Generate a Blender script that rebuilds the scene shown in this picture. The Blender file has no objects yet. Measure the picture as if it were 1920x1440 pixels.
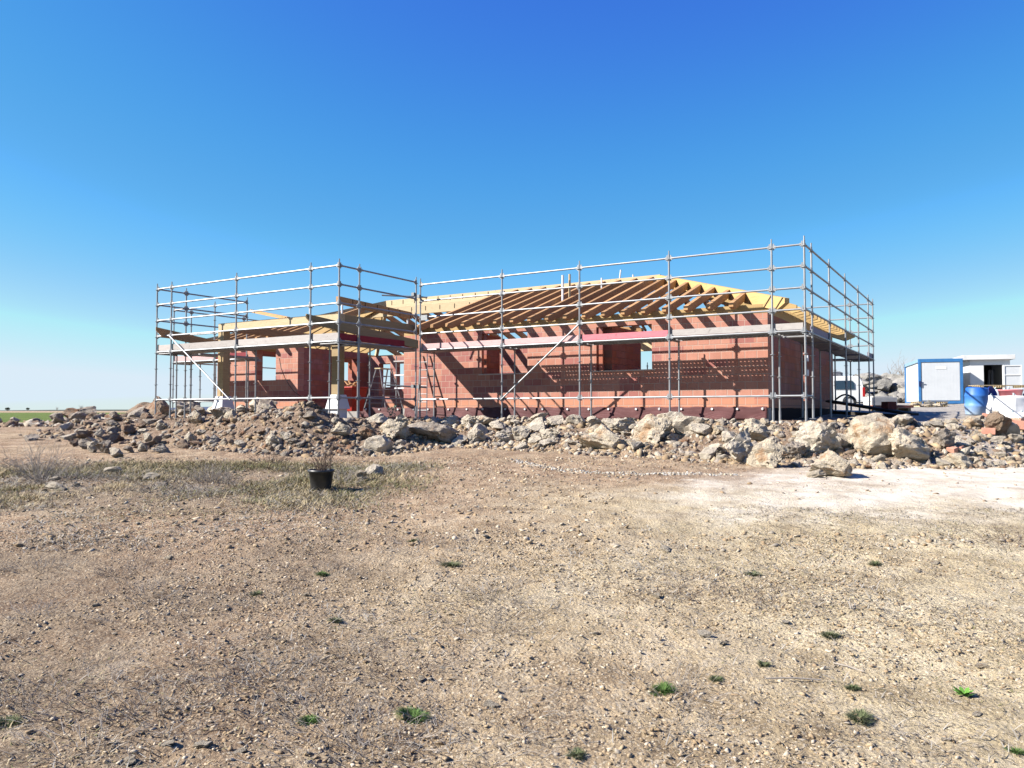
import bpy, bmesh, math, random
import numpy as np
from mathutils import Vector, Matrix, noise as mn

random.seed(7); RNG = np.random.default_rng(11)
S = bpy.context.scene
COL = S.collection
R = math.radians

# ------------------------------------------------------------------ camera, sky, sun, exposure
F_PX, PITCH = 1470.7, 0.034                 # focal length in pixels of a 1920 wide frame; eye = world origin
cam = bpy.data.cameras.new('camera'); cam.sensor_width = 36; cam.lens = 36 * F_PX / 1920
cam.clip_start = 0.1; cam.clip_end = 6000
camo = bpy.data.objects.new('camera', cam); COL.objects.link(camo)
camo.location = (0, 0, 0); camo.rotation_euler = (math.pi / 2 + PITCH, 0, 0); S.camera = camo

SUN_DIR = Vector((-1.503, -0.248, 1.08)).normalized()      # towards the sun
SUN_EL = math.asin(SUN_DIR.z); SUN_AZ = math.atan2(SUN_DIR.x, SUN_DIR.y)
world = bpy.data.worlds.new('World'); S.world = world; world.use_nodes = True
wn = world.node_tree; bg = wn.nodes['Background']
sky = wn.nodes.new('ShaderNodeTexSky'); sky.sky_type = 'NISHITA'; sky.sun_disc = False
sky.sun_elevation = SUN_EL; sky.sun_rotation = SUN_AZ % (2 * math.pi)
sky.altitude = 900; sky.air_density = 1.0; sky.dust_density = 0.35; sky.ozone_density = 3.0
EXPOSURE = 1.5
def scale_node(k):
    n = wn.nodes.new('ShaderNodeVectorMath'); n.operation = 'SCALE'; n.inputs['Scale'].default_value = k; return n
k0 = scale_node(0.193); k1 = scale_node(10 / 2 ** EXPOSURE); crv = wn.nodes.new('ShaderNodeRGBCurve')
for ch, pts in ((0, [(0, 0), (.165, .045), (.235, .068), (.31, .106), (.36, .135), (.62, .40), (1, .71)]),
                (1, [(0, 0), (.24, .130), (.305, .198), (.438, .342), (.566, .44), (.616, .49), (.935, .73), (1, .84)]),
                (2, [(0, 0), (.55, .72), (.75, .80), (.95, .87), (1, .95)])):
    c = crv.mapping.curves[ch]
    while len(c.points) < len(pts): c.points.new(.5, .5)
    for p, (x, y) in zip(c.points, pts): p.location = (x, y)
crv.mapping.use_clip = True; crv.mapping.extend = 'HORIZONTAL'; crv.mapping.update()
wn.links.new(sky.outputs[0], k0.inputs[0]); wn.links.new(k0.outputs[0], crv.inputs['Color'])
wn.links.new(crv.outputs[0], k1.inputs[0]); wn.links.new(k1.outputs[0], bg.inputs[0])
bg.inputs[1].default_value = 0.10
sl = bpy.data.lights.new('sun', 'SUN'); sl.energy = 5.0; sl.angle = R(0.5); sl.color = (1.0, 0.95, 0.87)
so = bpy.data.objects.new('sun', sl); COL.objects.link(so)
so.rotation_euler = SUN_DIR.to_track_quat('Z', 'Y').to_euler()
so.location = (-40, -10, 40)
S.view_settings.view_transform = 'Standard'; S.view_settings.look = 'None'
S.view_settings.exposure = EXPOSURE; S.view_settings.gamma = 1.0; S.view_settings.use_curve_mapping = False
S.cycles.max_bounces = 5; S.cycles.diffuse_bounces = 3; S.cycles.glossy_bounces = 2
S.cycles.transmission_bounces = 3; S.cycles.use_denoising = True

# ------------------------------------------------------------------ frames of reference
TH = 0.552                                  # the house is turned by this about z
CX, CY = 6.878, 18.3475                     # right front corner of the scaffold
UL = np.array([-math.cos(TH), math.sin(TH)]); VB = np.array([math.sin(TH), math.cos(TH)])
def W(u, v, z=0.0):                         # house grid (u along the front to the left, v backwards) -> world
    p = np.array([CX, CY]) + UL * u + VB * v
    return Vector((p[0], p[1], z))
def ray(x, y):
    X = (x - 960) / F_PX; Y = (720 - y) / F_PX; c, s = math.cos(PITCH), math.sin(PITCH)
    return Vector((X, c - Y * s, s + Y * c))
def at(x, y, d):                            # point seen at pixel x,y of the photograph at distance d
    r = ray(x, y); return r * (d / r.y)

# ------------------------------------------------------------------ object helpers
def tag(o, label=None, cat=None, group=None, kind=None):
    if label: o['label'] = label
    if cat: o['category'] = cat
    if group: o['group'] = group
    if kind: o['kind'] = kind
    return o
def empty(name, loc, rz=0.0):
    o = bpy.data.objects.new(name, None); COL.objects.link(o)
    o.location = loc; o.rotation_euler = (0, 0, rz); o.empty_display_size = 0.3
    return o
class MB:
    """collects shapes; build() links them as ONE mesh object"""
    def __init__(s): s.v = []; s.f = []; s.m = []; s.mi = 0
    def add(s, vs, fs):
        n = len(s.v); s.v += [tuple(p) for p in vs]
        for f in fs: s.f.append(tuple(i + n for i in f)); s.m.append(s.mi)
        return s
    def box(s, a, b):
        x0, y0, z0 = (min(p, q) for p, q in zip(a, b)); x1, y1, z1 = (max(p, q) for p, q in zip(a, b))
        return s.add([(x0,y0,z0),(x1,y0,z0),(x1,y1,z0),(x0,y1,z0),(x0,y0,z1),(x1,y0,z1),(x1,y1,z1),(x0,y1,z1)],
              [(0,3,2,1),(4,5,6,7),(0,1,5,4),(1,2,6,5),(2,3,7,6),(3,0,4,7)])
    def beam(s, p, q, w, h, up=(0, 0, 1), top=False):     # rectangular bar from p to q
        p = Vector(p); q = Vector(q); d = (q - p).normalized(); up = Vector(up)
        sx = d.cross(up).normalized() * (w / 2); sy = sx.cross(d).normalized() * (h / 2)
        if top: p = p - sy; q = q - sy
        vs = [p-sx-sy, p+sx-sy, p+sx+sy, p-sx+sy, q-sx-sy, q+sx-sy, q+sx+sy, q-sx+sy]
        return s.add(vs, [(0,3,2,1),(4,5,6,7),(0,1,5,4),(1,2,6,5),(2,3,7,6),(3,0,4,7)][::1])
    def tube(s, p, q, r, n=8, r2=None, cap=True):
        p = Vector(p); q = Vector(q); d = (q - p).normalized(); r2 = r if r2 is None else r2
        a = d.cross(Vector((0, 0, 1)) if abs(d.z) < .9 else Vector((1, 0, 0))).normalized(); b = d.cross(a)
        vs = []
        for i in range(n):
            t = 2 * math.pi * i / n; o = a * math.cos(t) + b * math.sin(t); vs += [p + o * r, q + o * r2]
        fs = [(2*i, 2*((i+1) % n), 2*((i+1) % n)+1, 2*i+1) for i in range(n)]
        if cap: fs += [tuple(2*i for i in range(n))[::-1], tuple(2*i+1 for i in range(n))]
        return s.add(vs, fs)
    def path(s, pts, r, n=6):
        for a, b in zip(pts[:-1], pts[1:]): s.tube(a, b, r, n)
        return s
    def prism(s, poly, ext):
        n = len(poly); e = Vector(ext); vs = [Vector(p) for p in poly]; vs = vs + [p + e for p in vs]
        return s.add(vs, [tuple(range(n))[::-1], tuple(range(n, 2*n))] + [(i, (i+1) % n, n+(i+1) % n, n+i) for i in range(n)])
    def lathe(s, prof, c=(0, 0, 0), n=20):
        k = len(prof); vs = []
        for i in range(n):
            t = 2*math.pi*i/n
            for r, z in prof: vs.append((c[0]+r*math.cos(t), c[1]+r*math.sin(t), c[2]+z))
        fs = [(i*k+j, ((i+1) % n)*k+j, ((i+1) % n)*k+j+1, i*k+j+1) for i in range(n) for j in range(k-1)]
        return s.add(vs, fs)
    def build(s, name, mats, parent=None, smooth=False, bevel=0, org=(0, 0, 0)):
        me = bpy.data.meshes.new(name)
        me.from_pydata([(v[0]-org[0], v[1]-org[1], v[2]-org[2]) for v in s.v], [], s.f)
        mats = mats if isinstance(mats, (list, tuple)) else [mats]
        for m in mats: me.materials.append(m)
        if len(mats) > 1: me.polygons.foreach_set('material_index', s.m)
        bm = bmesh.new(); bm.from_mesh(me); bmesh.ops.recalc_face_normals(bm, faces=bm.faces); bm.to_mesh(me); bm.free()
        if smooth: me.polygons.foreach_set('use_smooth', [True] * len(me.polygons))
        o = bpy.data.objects.new(name, me); COL.objects.link(o)
        if parent: o.parent = parent
        if bevel:
            md = o.modifiers.new('bevel', 'BEVEL'); md.width = bevel; md.segments = 2; md.limit_method = 'ANGLE'
        return o
def mesh_np(name, V, Fc, mat, smooth=False, mats=None, midx=None):
    me = bpy.data.meshes.new(name); k = Fc.shape[1]
    me.vertices.add(len(V)); me.vertices.foreach_set('co', np.ascontiguousarray(V, np.float32).ravel())
    me.loops.add(Fc.size); me.loops.foreach_set('vertex_index', np.ascontiguousarray(Fc, np.int32).ravel())
    me.polygons.add(len(Fc)); me.polygons.foreach_set('loop_start', np.arange(0, Fc.size, k, dtype=np.int32))
    me.polygons.foreach_set('loop_total', np.full(len(Fc), k, np.int32))
    for m in (mats or [mat]): me.materials.append(m)
    if midx is not None: me.polygons.foreach_set('material_index', np.ascontiguousarray(midx, np.int32))
    if smooth: me.polygons.foreach_set('use_smooth', np.ones(len(Fc), bool))
    me.update(); me.validate()
    o = bpy.data.objects.new(name, me); COL.objects.link(o); return o
def attr(o, name, vals):
    a = o.data.attributes.new(name, 'FLOAT', 'POINT'); a.data.foreach_set('value', np.ascontiguousarray(vals, np.float32).ravel())

# ------------------------------------------------------------------ materials
class NT:
    def __init__(s, m): s.t = m.node_tree; s.n = s.t.nodes; s.l = s.t.links
    def add(s, typ, **kw):
        n = s.n.new('ShaderNode' + typ)
        for k, v in kw.items(): setattr(n, k, v)
        return n
    def link(s, a, b): s.l.new(a, b)
    def noise(s, vec, scale, detail=6, rough=.6):
        n = s.add('TexNoise'); n.inputs['Scale'].default_value = scale; n.inputs['Detail'].default_value = detail
        n.inputs['Roughness'].default_value = rough
        if vec is not None: s.link(vec, n.inputs['Vector'])
        return n.outputs['Fac']
    def ramp(s, fac, stops):
        r = s.add('ValToRGB'); e = r.color_ramp.elements
        while len(e) < len(stops): e.new(.5)
        for el, (p, c) in zip(e, stops): el.position = p; el.color = (*c, 1) if len(c) == 3 else c
        s.link(fac, r.inputs[0]); return r.outputs[0]
    def mix(s, fac, a, b, mode='MIX'):
        m = s.add('Mix', data_type='RGBA', blend_type=mode)
        for i, x in ((0, fac), (6, a), (7, b)):
            if isinstance(x, (int, float)): m.inputs[i].default_value = x
            elif isinstance(x, tuple): m.inputs[i].default_value = (*x, 1)
            else: s.link(x, m.inputs[i])
        return m.outputs[2]
    def math(s, op, a, b=0.0, clamp=False):
        m = s.add('Math', operation=op, use_clamp=clamp)
        for i, x in enumerate((a, b)):
            if isinstance(x, (int, float)): m.inputs[i].default_value = x
            else: s.link(x, m.inputs[i])
        return m.outputs[0]
    def attr(s, name): a = s.add('Attribute', attribute_name=name); return a.outputs['Fac']
M = {}; ALB = .62
def dim(c, k=None): return tuple(x * (ALB if k is None else k) for x in c)
def new_mat(name, rough=.8, metal=0.0, spec=.3):
    m = bpy.data.materials.new(name); m.use_nodes = True; t = NT(m); b = m.node_tree.nodes['Principled BSDF']
    b.inputs['Roughness'].default_value = rough; b.inputs['Metallic'].default_value = metal
    b.inputs['Specular IOR Level'].default_value = spec
    return m, t, b
def bump(t, b, h, strength=.5, dist=.02):
    n = t.add('Bump'); n.inputs['Strength'].default_value = strength; n.inputs['Distance'].default_value = dist
    t.link(h, n.inputs['Height']); t.link(n.outputs[0], b.inputs['Normal'])
def basic(name, c1, c2=None, scale=4, rough=.75, metal=0.0, bmp=0.0, bscale=None, spec=.3, stops=(.3, .7)):
    m, t, b = new_mat(name, rough, metal, spec)
    co = t.add('TexCoord').outputs['Object']; n = t.noise(co, scale)
    c2 = c2 or tuple(x * .75 for x in c1); c1, c2 = dim(c1, .70), dim(c2, .70)
    t.link(t.ramp(n, [(stops[0], c1), (stops[1], c2)]), b.inputs['Base Color'])
    if bmp: bump(t, b, t.noise(co, bscale or scale * 6, 5), bmp, .01)
    return m
def wood(name, c1, c2, rot=None, knots=True):
    c1, c2 = dim(c1, .60), dim(c2, .60)
    m, t, b = new_mat(name, .7); tc = t.add('TexCoord').outputs['Object']
    mp = t.add('Mapping'); mp.inputs['Scale'].default_value = (1.2, 1.2, 9) if rot is None else rot
    t.link(tc, mp.inputs[0]); n = t.noise(mp.outputs[0], 2.5, 8, .65)
    oi = t.add('ObjectInfo').outputs['Random']
    base = t.ramp(n, [(.3, c1), (.7, c2)])
    hv = t.add('HueSaturation'); t.link(t.math('ADD', t.math('MULTIPLY', oi, .35), .82), hv.inputs['Value']); t.link(base, hv.inputs['Color'])
    fine = t.noise(tc, 9, 4)
    t.link(t.mix(t.ramp(fine, [(.62, (0, 0, 0)), (.75, (1, 1, 1))]), hv.outputs[0], tuple(x * .62 for x in c2)), b.inputs['Base Color'])
    bump(t, b, n, .25, .004); return m
def brick(name, axis, cA, cB, mortar):
    """hollow clay blocks 30 x 20 cm, laid along local x (axis 0) or y (axis 1)"""
    cA, cB, mortar = dim(cA, .66), dim(cB, .66), dim(mortar, .6)
    m, t, b = new_mat(name, .85); tc = t.add('TexCoord').outputs['Object']
    sp = t.add('SeparateXYZ'); t.link(tc, sp.inputs[0]); cb = t.add('CombineXYZ')
    t.link(sp.outputs[axis], cb.inputs[0]); t.link(sp.outputs[2], cb.inputs[1])
    br = t.add('TexBrick'); t.link(cb.outputs[0], br.inputs['Vector'])
    br.inputs['Scale'].default_value = 1; br.inputs['Brick Width'].default_value = .31; br.inputs['Row Height'].default_value = .2
    br.inputs['Mortar Size'].default_value = .010; br.inputs['Mortar Smooth'].default_value = .3; br.inputs['Bias'].default_value = -.25
    br.inputs['Color1'].default_value = (*cA, 1); br.inputs['Color2'].default_value = (*cB, 1); br.inputs['Mortar'].default_value = (*mortar, 1)
    n = t.noise(tc, 3.2, 6); n2 = t.noise(tc, 1.1, 3)
    # each course has its own batch tint, some blocks much redder
    wv = t.add('TexWhiteNoise'); vv = t.add('CombineXYZ')
    t.link(t.math('FLOOR', t.math('MULTIPLY', sp.outputs[axis], 1.6)), vv.inputs[0]); t.link(t.math('FLOOR', t.math('MULTIPLY', sp.outputs[2], 5)), vv.inputs[1])
    t.link(vv.outputs[0], wv.inputs[0])
    c = t.mix(t.ramp(wv.outputs[0], [(.66, (0, 0, 0)), (.74, (.9, .9, .9))]), br.outputs['Color'], (.235, .085, .075))
    c = t.mix(t.ramp(n2, [(.5, (0, 0, 0)), (.75, (.55, .55, .55))]), c, (.36, .19, .155))
    c = t.mix(t.ramp(n, [(.45, (0, 0, 0)), (.8, (.5, .5, .5))]), c, tuple(x * .7 for x in cB))
    lowc = t.math('LESS_THAN', sp.outputs[2], .56)
    c = t.mix(t.math('MULTIPLY', lowc, .6), c, (.40, .175, .10))
    c = t.mix(t.math('MULTIPLY', br.outputs['Fac'], .85), c, mortar)
    t.link(c, b.inputs['Base Color'])
    gr = t.add('TexWave'); gr.inputs['Scale'].default_value = 9.0; gr.bands_direction = 'X'; t.link(cb.outputs[0], gr.inputs[0])
    h = t.math('ADD', t.math('MULTIPLY', br.outputs['Fac'], -1.2), t.math('ADD', t.math('MULTIPLY', gr.outputs['Fac'], .12), t.math('MULTIPLY', n, .5)))
    bump(t, b, h, .6, .012); return m
def rockmat(name, pale, grey, rust, amount):
    pale, grey, rust = dim(pale, .70), dim(grey, .66), dim(rust, .74)
    m, t, b = new_mat(name, .95, spec=.15); tc = t.add('TexCoord').outputs['Object']; oi = t.add('ObjectInfo').outputs['Random']
    off = t.add('VectorMath', operation='ADD'); t.link(tc, off.inputs[0]); cb = t.add('CombineXYZ')
    t.link(t.math('MULTIPLY', oi, 37.0), cb.inputs[0]); t.link(t.math('MULTIPLY', oi, 11.0), cb.inputs[1]); t.link(cb.outputs[0], off.inputs[1])
    v = off.outputs[0]
    n1 = t.noise(v, 2.6, 8, .7); n2 = t.noise(v, 2.0, 7, .68); n3 = t.noise(v, 7, 8, .75)
    c = t.ramp(n1, [(.32, grey), (.55, pale), (.8, tuple(min(1, x * 1.12) for x in pale))])
    c = t.mix(t.ramp(n2, [(amount, (0, 0, 0)), (amount + .10, (.75, .75, .75))]), c, rust)
    c = t.mix(t.ramp(n3, [(.28, (.6, .6, .6)), (.42, (0, 0, 0))]), c, tuple(x * .45 for x in grey))
    t.link(c, b.inputs['Base Color'])
    bump(t, b, t.math('ADD', n3, t.math('MULTIPLY', t.noise(v, 22, 5), .5)), 1.0, .09); return m

M['galv'] = basic('galvanised_steel', (.36, .37, .385), (.25, .26, .275), 4, .5, .5, spec=.5)
M['galv_dark'] = basic('weathered_steel', (.30, .31, .32), (.2, .21, .22), 5, .55, .5)
M['deck'] = basic('steel_deck', (.34, .34, .35), (.22, .22, .22), 5, .6, .3)
M['wood_cream'] = wood('planed_timber', (.72, .58, .36), (.62, .46, .26))
M['wood_gold'] = wood('golden_timber', (.64, .44, .19), (.52, .33, .13))
M['wood_post'] = wood('post_timber', (.50, .37, .20), (.40, .28, .14))
M['wood_brown'] = wood('brown_timber', (.58, .33, .145), (.43, .23, .10))
M['toe_grey'] = wood('grey_board', (.52, .48, .45), (.42, .38, .36), (2, 2, 6))
M['toe_pale'] = wood('pale_pink_board', (.70, .47, .45), (.62, .38, .38), (2, 2, 6))
M['toe_pink'] = wood('pink_board', (.68, .22, .25), (.58, .16, .2), (2, 2, 6))
M['toe_red'] = wood('red_board', (.34, .02, .035), (.24, .015, .03), (2, 2, 6))
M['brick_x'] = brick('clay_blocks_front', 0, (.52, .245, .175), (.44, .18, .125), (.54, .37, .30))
M['brick_y'] = brick('clay_blocks_shade_side', 1, (.42, .135, .08), (.34, .10, .065), (.30, .14, .10))  # same blocks, shade put into darker colours for the side walls
M['concrete'] = basic('concrete', (.42, .40, .37), (.32, .30, .28), 3, .9, bmp=.3)
M['white_board'] = basic('white_painted_board', (.78, .78, .80), (.68, .69, .72), 2, .6)
M['rock_pale'] = rockmat('pale_limestone', (.70, .61, .49), (.47, .40, .32), (.40, .25, .14), .62)
M['rock_rust'] = rockmat('rusty_limestone', (.68, .58, .44), (.46, .39, .31), (.42, .23, .11), .54)
M['rock_grey'] = rockmat('grey_limestone', (.46, .39, .32), (.26, .22, .18), (.32, .19, .11), .58)
M['rock_brown'] = rockmat('brown_stone', (.34, .25, .18), (.20, .155, .12), (.28, .14, .075), .5)
M['rock_far'] = rockmat('far_grey_limestone', (.34, .32, .29), (.24, .23, .215), (.36, .29, .22), .66)

# ------------------------------------------------------------------ ground
def vn(x, y, seed=0):
    xi = np.floor(x).astype(np.int64); yi = np.floor(y).astype(np.int64); fx = x - xi; fy = y - yi
    fx = fx*fx*(3-2*fx); fy = fy*fy*(3-2*fy)
    def h(a, b):
        n = (a * 374761393 + b * 668265263 + seed * 974634777) & 0x7fffffff
        n = ((n ^ (n >> 13)) * 1274126177) & 0x7fffffff
        return ((n ^ (n >> 16)) & 0xffff) / 65535.0
    return (h(xi, yi)*(1-fx) + h(xi+1, yi)*fx)*(1-fy) + (h(xi, yi+1)*(1-fx) + h(xi+1, yi+1)*fx)*fy
def fbm(x, y, sc, o=4, seed=0):
    s = 0; a = .5
    for i in range(o): s = s + a * (vn(x*sc, y*sc, seed+i) - .5); sc *= 2.03; a *= .55
    return s
def sstep(t): t = np.clip(t, 0, 1); return t*t*(3-2*t)
PAD = [W(.3, -.75)[:2], W(10.3, -.75)[:2], W(10.3, -4.5)[:2], W(20.4, -4.6)[:2], W(20.6, -1.2)[:2], W(25.0, -1.2)[:2],
       W(25.2, 13.5)[:2], (-5, 60), (-5, 90), (70, 90), (70, 34), (40, 30.5), (20, 27), (15.5, 22.5), (12.4, 19.6), (9.4, 17.9), (7.6, 17.55)]
PAD = np.array([tuple(p) for p in PAD])
def pad_dist(x, y):
    x = np.asarray(x, float); y = np.asarray(y, float); inside = np.zeros(x.shape, bool); d = np.full(x.shape, 1e9)
    n = len(PAD)
    for i in range(n):
        ax, ay = PAD[i]; bx, by = PAD[(i+1) % n]
        t = np.clip(((x-ax)*(bx-ax) + (y-ay)*(by-ay)) / ((bx-ax)**2 + (by-ay)**2), 0, 1)
        d = np.minimum(d, np.hypot(x-ax-t*(bx-ax), y-ay-t*(by-ay)))
        c = ((ay > y) != (by > y)) & (x < (bx-ax)*(y-ay)/(by-ay+1e-12)+ax); inside ^= c
    return np.where(inside, 0, d)
TCX = np.array([-1.0, 2, 5, 8, 11, 14, 20, 30]); TCY = np.array([10.2, 11.0, 12.4, 14.2, 16.2, 18.6, 22, 27]); TWD = np.array([.8, 1.9, 3.3, 4.8, 5.2, 5.0, 5.0, 5.0])
def track_mask(x, y): return np.clip(1.35 - np.abs(y - np.interp(x, TCX, TCY)) / np.interp(x, TCX, TWD), 0, 1) * np.clip(sstep((x + .6) / 4.5) * (.50 + .062*x), 0, 1.25)
HEAPS = [(-5.15, 19.4, .55, .70, .75), (-6.35, 19.9, .48, .8, .7), (-7.7, 20.7, .28, .8, .7), (-8.8, 21.5, .20, .9, .7), (-10.2, 22.2, .0, 1.2, .9),
         (4.6, 17.3, -.05, .8, .6)]
def ground(x, y, fine=True):
    x = np.asarray(x, float); y = np.asarray(y, float)
    z0 = -1.6 + .045 * (np.clip(y, 4, 27) - 4) + .06 * fbm(x, y, .25, 3, 3)
    d = pad_dist(x, y); w = 2.5 + .5 * fbm(x, y, .5, 2, 9)
    zp = -.27 + np.clip(y - 22, 0, 25) * .029 * sstep((x - 6) / 6)
    k = sstep(1 - d / w)
    z = z0 + (zp - z0) * k
    for hx, hy, h, sx, sy in HEAPS: z = z + h * np.exp(-((x-hx)/sx)**2 - ((y-hy)/sy)**2)
    bank = np.exp(-((d - 1.1) / 1.0)**2)
    z = z + (.30 * bank + .05) * fbm(x, y, 1.3, 5, 21) * (y < 60)
    if fine: z = z + (1 - .75*np.clip(track_mask(x, y), 0, 1)) * np.where((y < 26) & (y > -2), .055 * fbm(x, y, 5.5, 4, 31) + .045 * fbm(x, y, 23, 3, 41), 0)
    return z
def gz(x, y): return float(ground(np.array([x]), np.array([y]))[0])
def hit(px, py):                                              # where the sight line through a pixel meets the ground
    r = ray(px, py); ds = np.concatenate([np.arange(2, 30, .04), np.arange(30, 90, .2)])
    X, Y, Z = r.x*ds/r.y, ds, r.z*ds/r.y; g = ground(X, Y)
    i = np.argmax(Z <= g)
    return Vector((X[i], Y[i], g[i])) if Z[i] <= g[i] else Vector((X[-1], Y[-1], g[-1]))

def lines(core0, core1, step, far, grow=1.16):
    a = list(np.arange(core0, core1, step)); s = step; v = core1
    while v < far: a.append(v); s *= grow; v += s
    s = step; v = core0 - step; pre = []
    while v > -far: pre.append(v); s *= grow; v -= s
    return np.array(pre[::-1] + a)
gx = lines(-7, 7, .045, 1500, 1.035)
near = [2.2]
while near[-1] < 24.5: near.append(near[-1] + min(.065, .0095*near[-1]))
gy = np.concatenate([[-60, -40, -25, -15, -9, -5, -2, 0, 1, 1.7], near, np.arange(near[-1]+.1, 36, .2)])
far = []; v, s = 36.0, .3
while v < 2500: far.append(v); s *= 1.13; v += s
gy = np.concatenate([gy, far])
GX, GY = np.meshgrid(gx, gy); GZ = ground(GX, GY); nx, ny = len(gx), len(gy)
idx = np.arange(nx*ny).reshape(ny, nx)
quads = np.stack([idx[:-1, :-1], idx[:-1, 1:], idx[1:, 1:], idx[1:, :-1]], -1).reshape(-1, 4)

def ground_material():
    m, t, b = new_mat('dry_stony_soil', .97, spec=.1); tc = t.add('TexCoord').outputs['Object']
    big = t.noise(tc, .28, 4, .6); mid = t.noise(tc, 1.7, 8, .68); fine = t.noise(tc, 11, 8, .75); grit = t.noise(tc, 48, 4, .7)
    red = t.ramp(mid, [(.3, (.125, .078, .050)), (.5, (.26, .175, .112)), (.72, (.42, .315, .215))])
    tan = t.ramp(mid, [(.3, (.225, .172, .104)), (.5, (.41, .333, .212)), (.70, (.57, .49, .345))])
    sel = t.math('ADD', t.attr('tan'), t.math('MULTIPLY', t.math('SUBTRACT', big, .5), 1.5), True)
    c = t.mix(sel, red, tan)
    # grey, matted dead vegetation
    vg = t.math('ADD', t.math('ADD', t.attr('veg'), t.math('MULTIPLY', t.math('SUBTRACT', t.noise(tc, .75, 5, .65), .5), 2.4)), t.math('MULTIPLY', t.math('SUBTRACT', mid, .55), 1.6), True)
    c = t.mix(t.math('MULTIPLY', vg, .72), c, t.ramp(fine, [(.35, (.075, .054, .037)), (.6, (.25, .20, .14)), (.78, (.44, .38, .30))]))
    c = t.mix(t.ramp(t.noise(tc, 3.4, 9, .8), [(.30, (.7, .7, .7)), (.42, (0, 0, 0))]), c, (.10, .078, .052))
    # pale grit and small stones
    vo = t.add('TexVoronoi'); vo.inputs['Scale'].default_value = 23; t.link(tc, vo.inputs['Vector'])
    wn2 = t.add('TexWhiteNoise'); t.link(vo.outputs['Color'], wn2.inputs[0])
    st = t.math('MULTIPLY', t.math('LESS_THAN', vo.outputs['Distance'], .33), t.math('GREATER_THAN', wn2.outputs[0], .62))
    st = t.math('MULTIPLY', st, t.math('SUBTRACT', 1.0, t.math('MULTIPLY', vg, .7)))
    c = t.mix(t.math('MULTIPLY', st, .7), c, (.42, .355, .265))
    # fine pale grains
    v3 = t.add('TexVoronoi'); v3.inputs['Scale'].default_value = 62; t.link(tc, v3.inputs['Vector']); w3 = t.add('TexWhiteNoise'); t.link(v3.outputs['Color'], w3.inputs[0])
    g3 = t.math('MULTIPLY', t.math('LESS_THAN', v3.outputs['Distance'], .42), t.math('GREATER_THAN', w3.outputs[0], .66))
    c = t.mix(t.math('MULTIPLY', t.math('MULTIPLY', g3, .75), t.math('SUBTRACT', 1.0, t.math('MULTIPLY', vg, .6))), c, (.50, .42, .31))
    # white limestone dust of the track
    tr = t.math('ADD', t.attr('track'), t.math('MULTIPLY', t.math('SUBTRACT', t.noise(tc, .9, 7, .7), .5), 1.7))
    trm = t.ramp(tr, [(.24, (0, 0, 0)), (.95, (1, 1, 1))])
    c = t.mix(t.math('MULTIPLY', trm, .9), c, t.ramp(mid, [(.33, (.37, .315, .25)), (.52, (.48, .435, .37)), (.68, (.57, .535, .485))]))
    # loose earth of the spoil bank
    c = t.mix(t.attr('spoil'), c, t.ramp(fine, [(.3, (.075, .049, .034)), (.5, (.185, .130, .092)), (.66, (.29, .225, .17)), (.8, (.42, .36, .30))]))
    c = t.mix(t.attr('field'), c, t.ramp(t.noise(tc, .35, 5), [(.35, (.075, .115, .022)), (.7, (.115, .145, .04))]))
    c = t.mix(t.attr('yard'), c, t.ramp(mid, [(.35, (.26, .23, .195)), (.6, (.35, .32, .285))]))
    c = t.mix(t.math('MULTIPLY', t.ramp(grit, [(.28, (.85, .85, .85)), (.46, (0, 0, 0))]), t.math('SUBTRACT', 1.0, t.math('MULTIPLY', trm, .8))), c, (.07, .048, .031))
    t.link(c, b.inputs['Base Color'])
    v2 = t.add('TexVoronoi'); v2.inputs['Scale'].default_value = 34; t.link(tc, v2.inputs['Vector'])
    peb = t.math('SUBTRACT', .6, v2.outputs['Distance'], True)
    h = t.math('ADD', t.math('ADD', t.math('MULTIPLY', fine, 1.2), t.math('MULTIPLY', grit, .5)), t.math('ADD', t.math('MULTIPLY', st, .25), t.math('MULTIPLY', peb, .5)))
    h = t.math('MULTIPLY', h, t.math('SUBTRACT', 1.0, t.math('MULTIPLY', trm, .65)))
    bump(t, b, h, .85, .045); return m
go = mesh_np('ground', np.stack([GX, GY, GZ], -1).reshape(-1, 3), quads, ground_material(), smooth=True)
tag(go, 'reddish tan stony ground with dry grass', None, kind='structure')
D = pad_dist(GX, GY)
# track: bright limestone dust from the right edge of the picture fading towards the middle
tcx = np.array([-1.0, 2, 5, 8, 11, 14, 20, 30]); tcy = np.array([10.2, 11.0, 12.4, 14.2, 16.2, 18.6, 22, 27]); twd = np.array([.8, 1.9, 3.3, 4.8, 5.2, 5.0, 5.0, 5.0])
cy_ = np.interp(GX, tcx, tcy); wd_ = np.interp(GX, tcx, twd)
track = np.clip(1.35 - np.abs(GY - cy_) / wd_, 0, 1) * np.clip(sstep((GX + .6) / 4.5) * (.50 + .062*GX), 0, 1.25)
attr(go, 'track', np.where(D > .6, track, track*.3))
attr(go, 'tan', np.clip(.35 + (GX + 1.8 - .12*GY) * .2, 0, 1.2) * sstep((14.5 - GY) / 4) + .12 * sstep((GY-13)/4))
veg = sstep((-GX - 1.4 + .0*GY) / 2.5) * sstep((GY-9.6)/1.5) * sstep((16.4-GY)/2.0) + sstep((-GX+.2)/2.6) * sstep((9.4-GY)/2.0) * .75 + .12
attr(go, 'veg', np.clip(veg, 0, 1))
attr(go, 'spoil', sstep((2.3 - D)/.6) * sstep((31-GY)/3) * np.where(GX < 9.5, 1, .55))
attr(go, 'field', sstep((GY-37)/3) * (GX < 4) * np.where(D > .5, 1, 0) * sstep((260-GY)/60))
attr(go, 'yard', np.where(D < .5, 1, 0) * sstep((GX - 7.5)/2.5))

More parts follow.
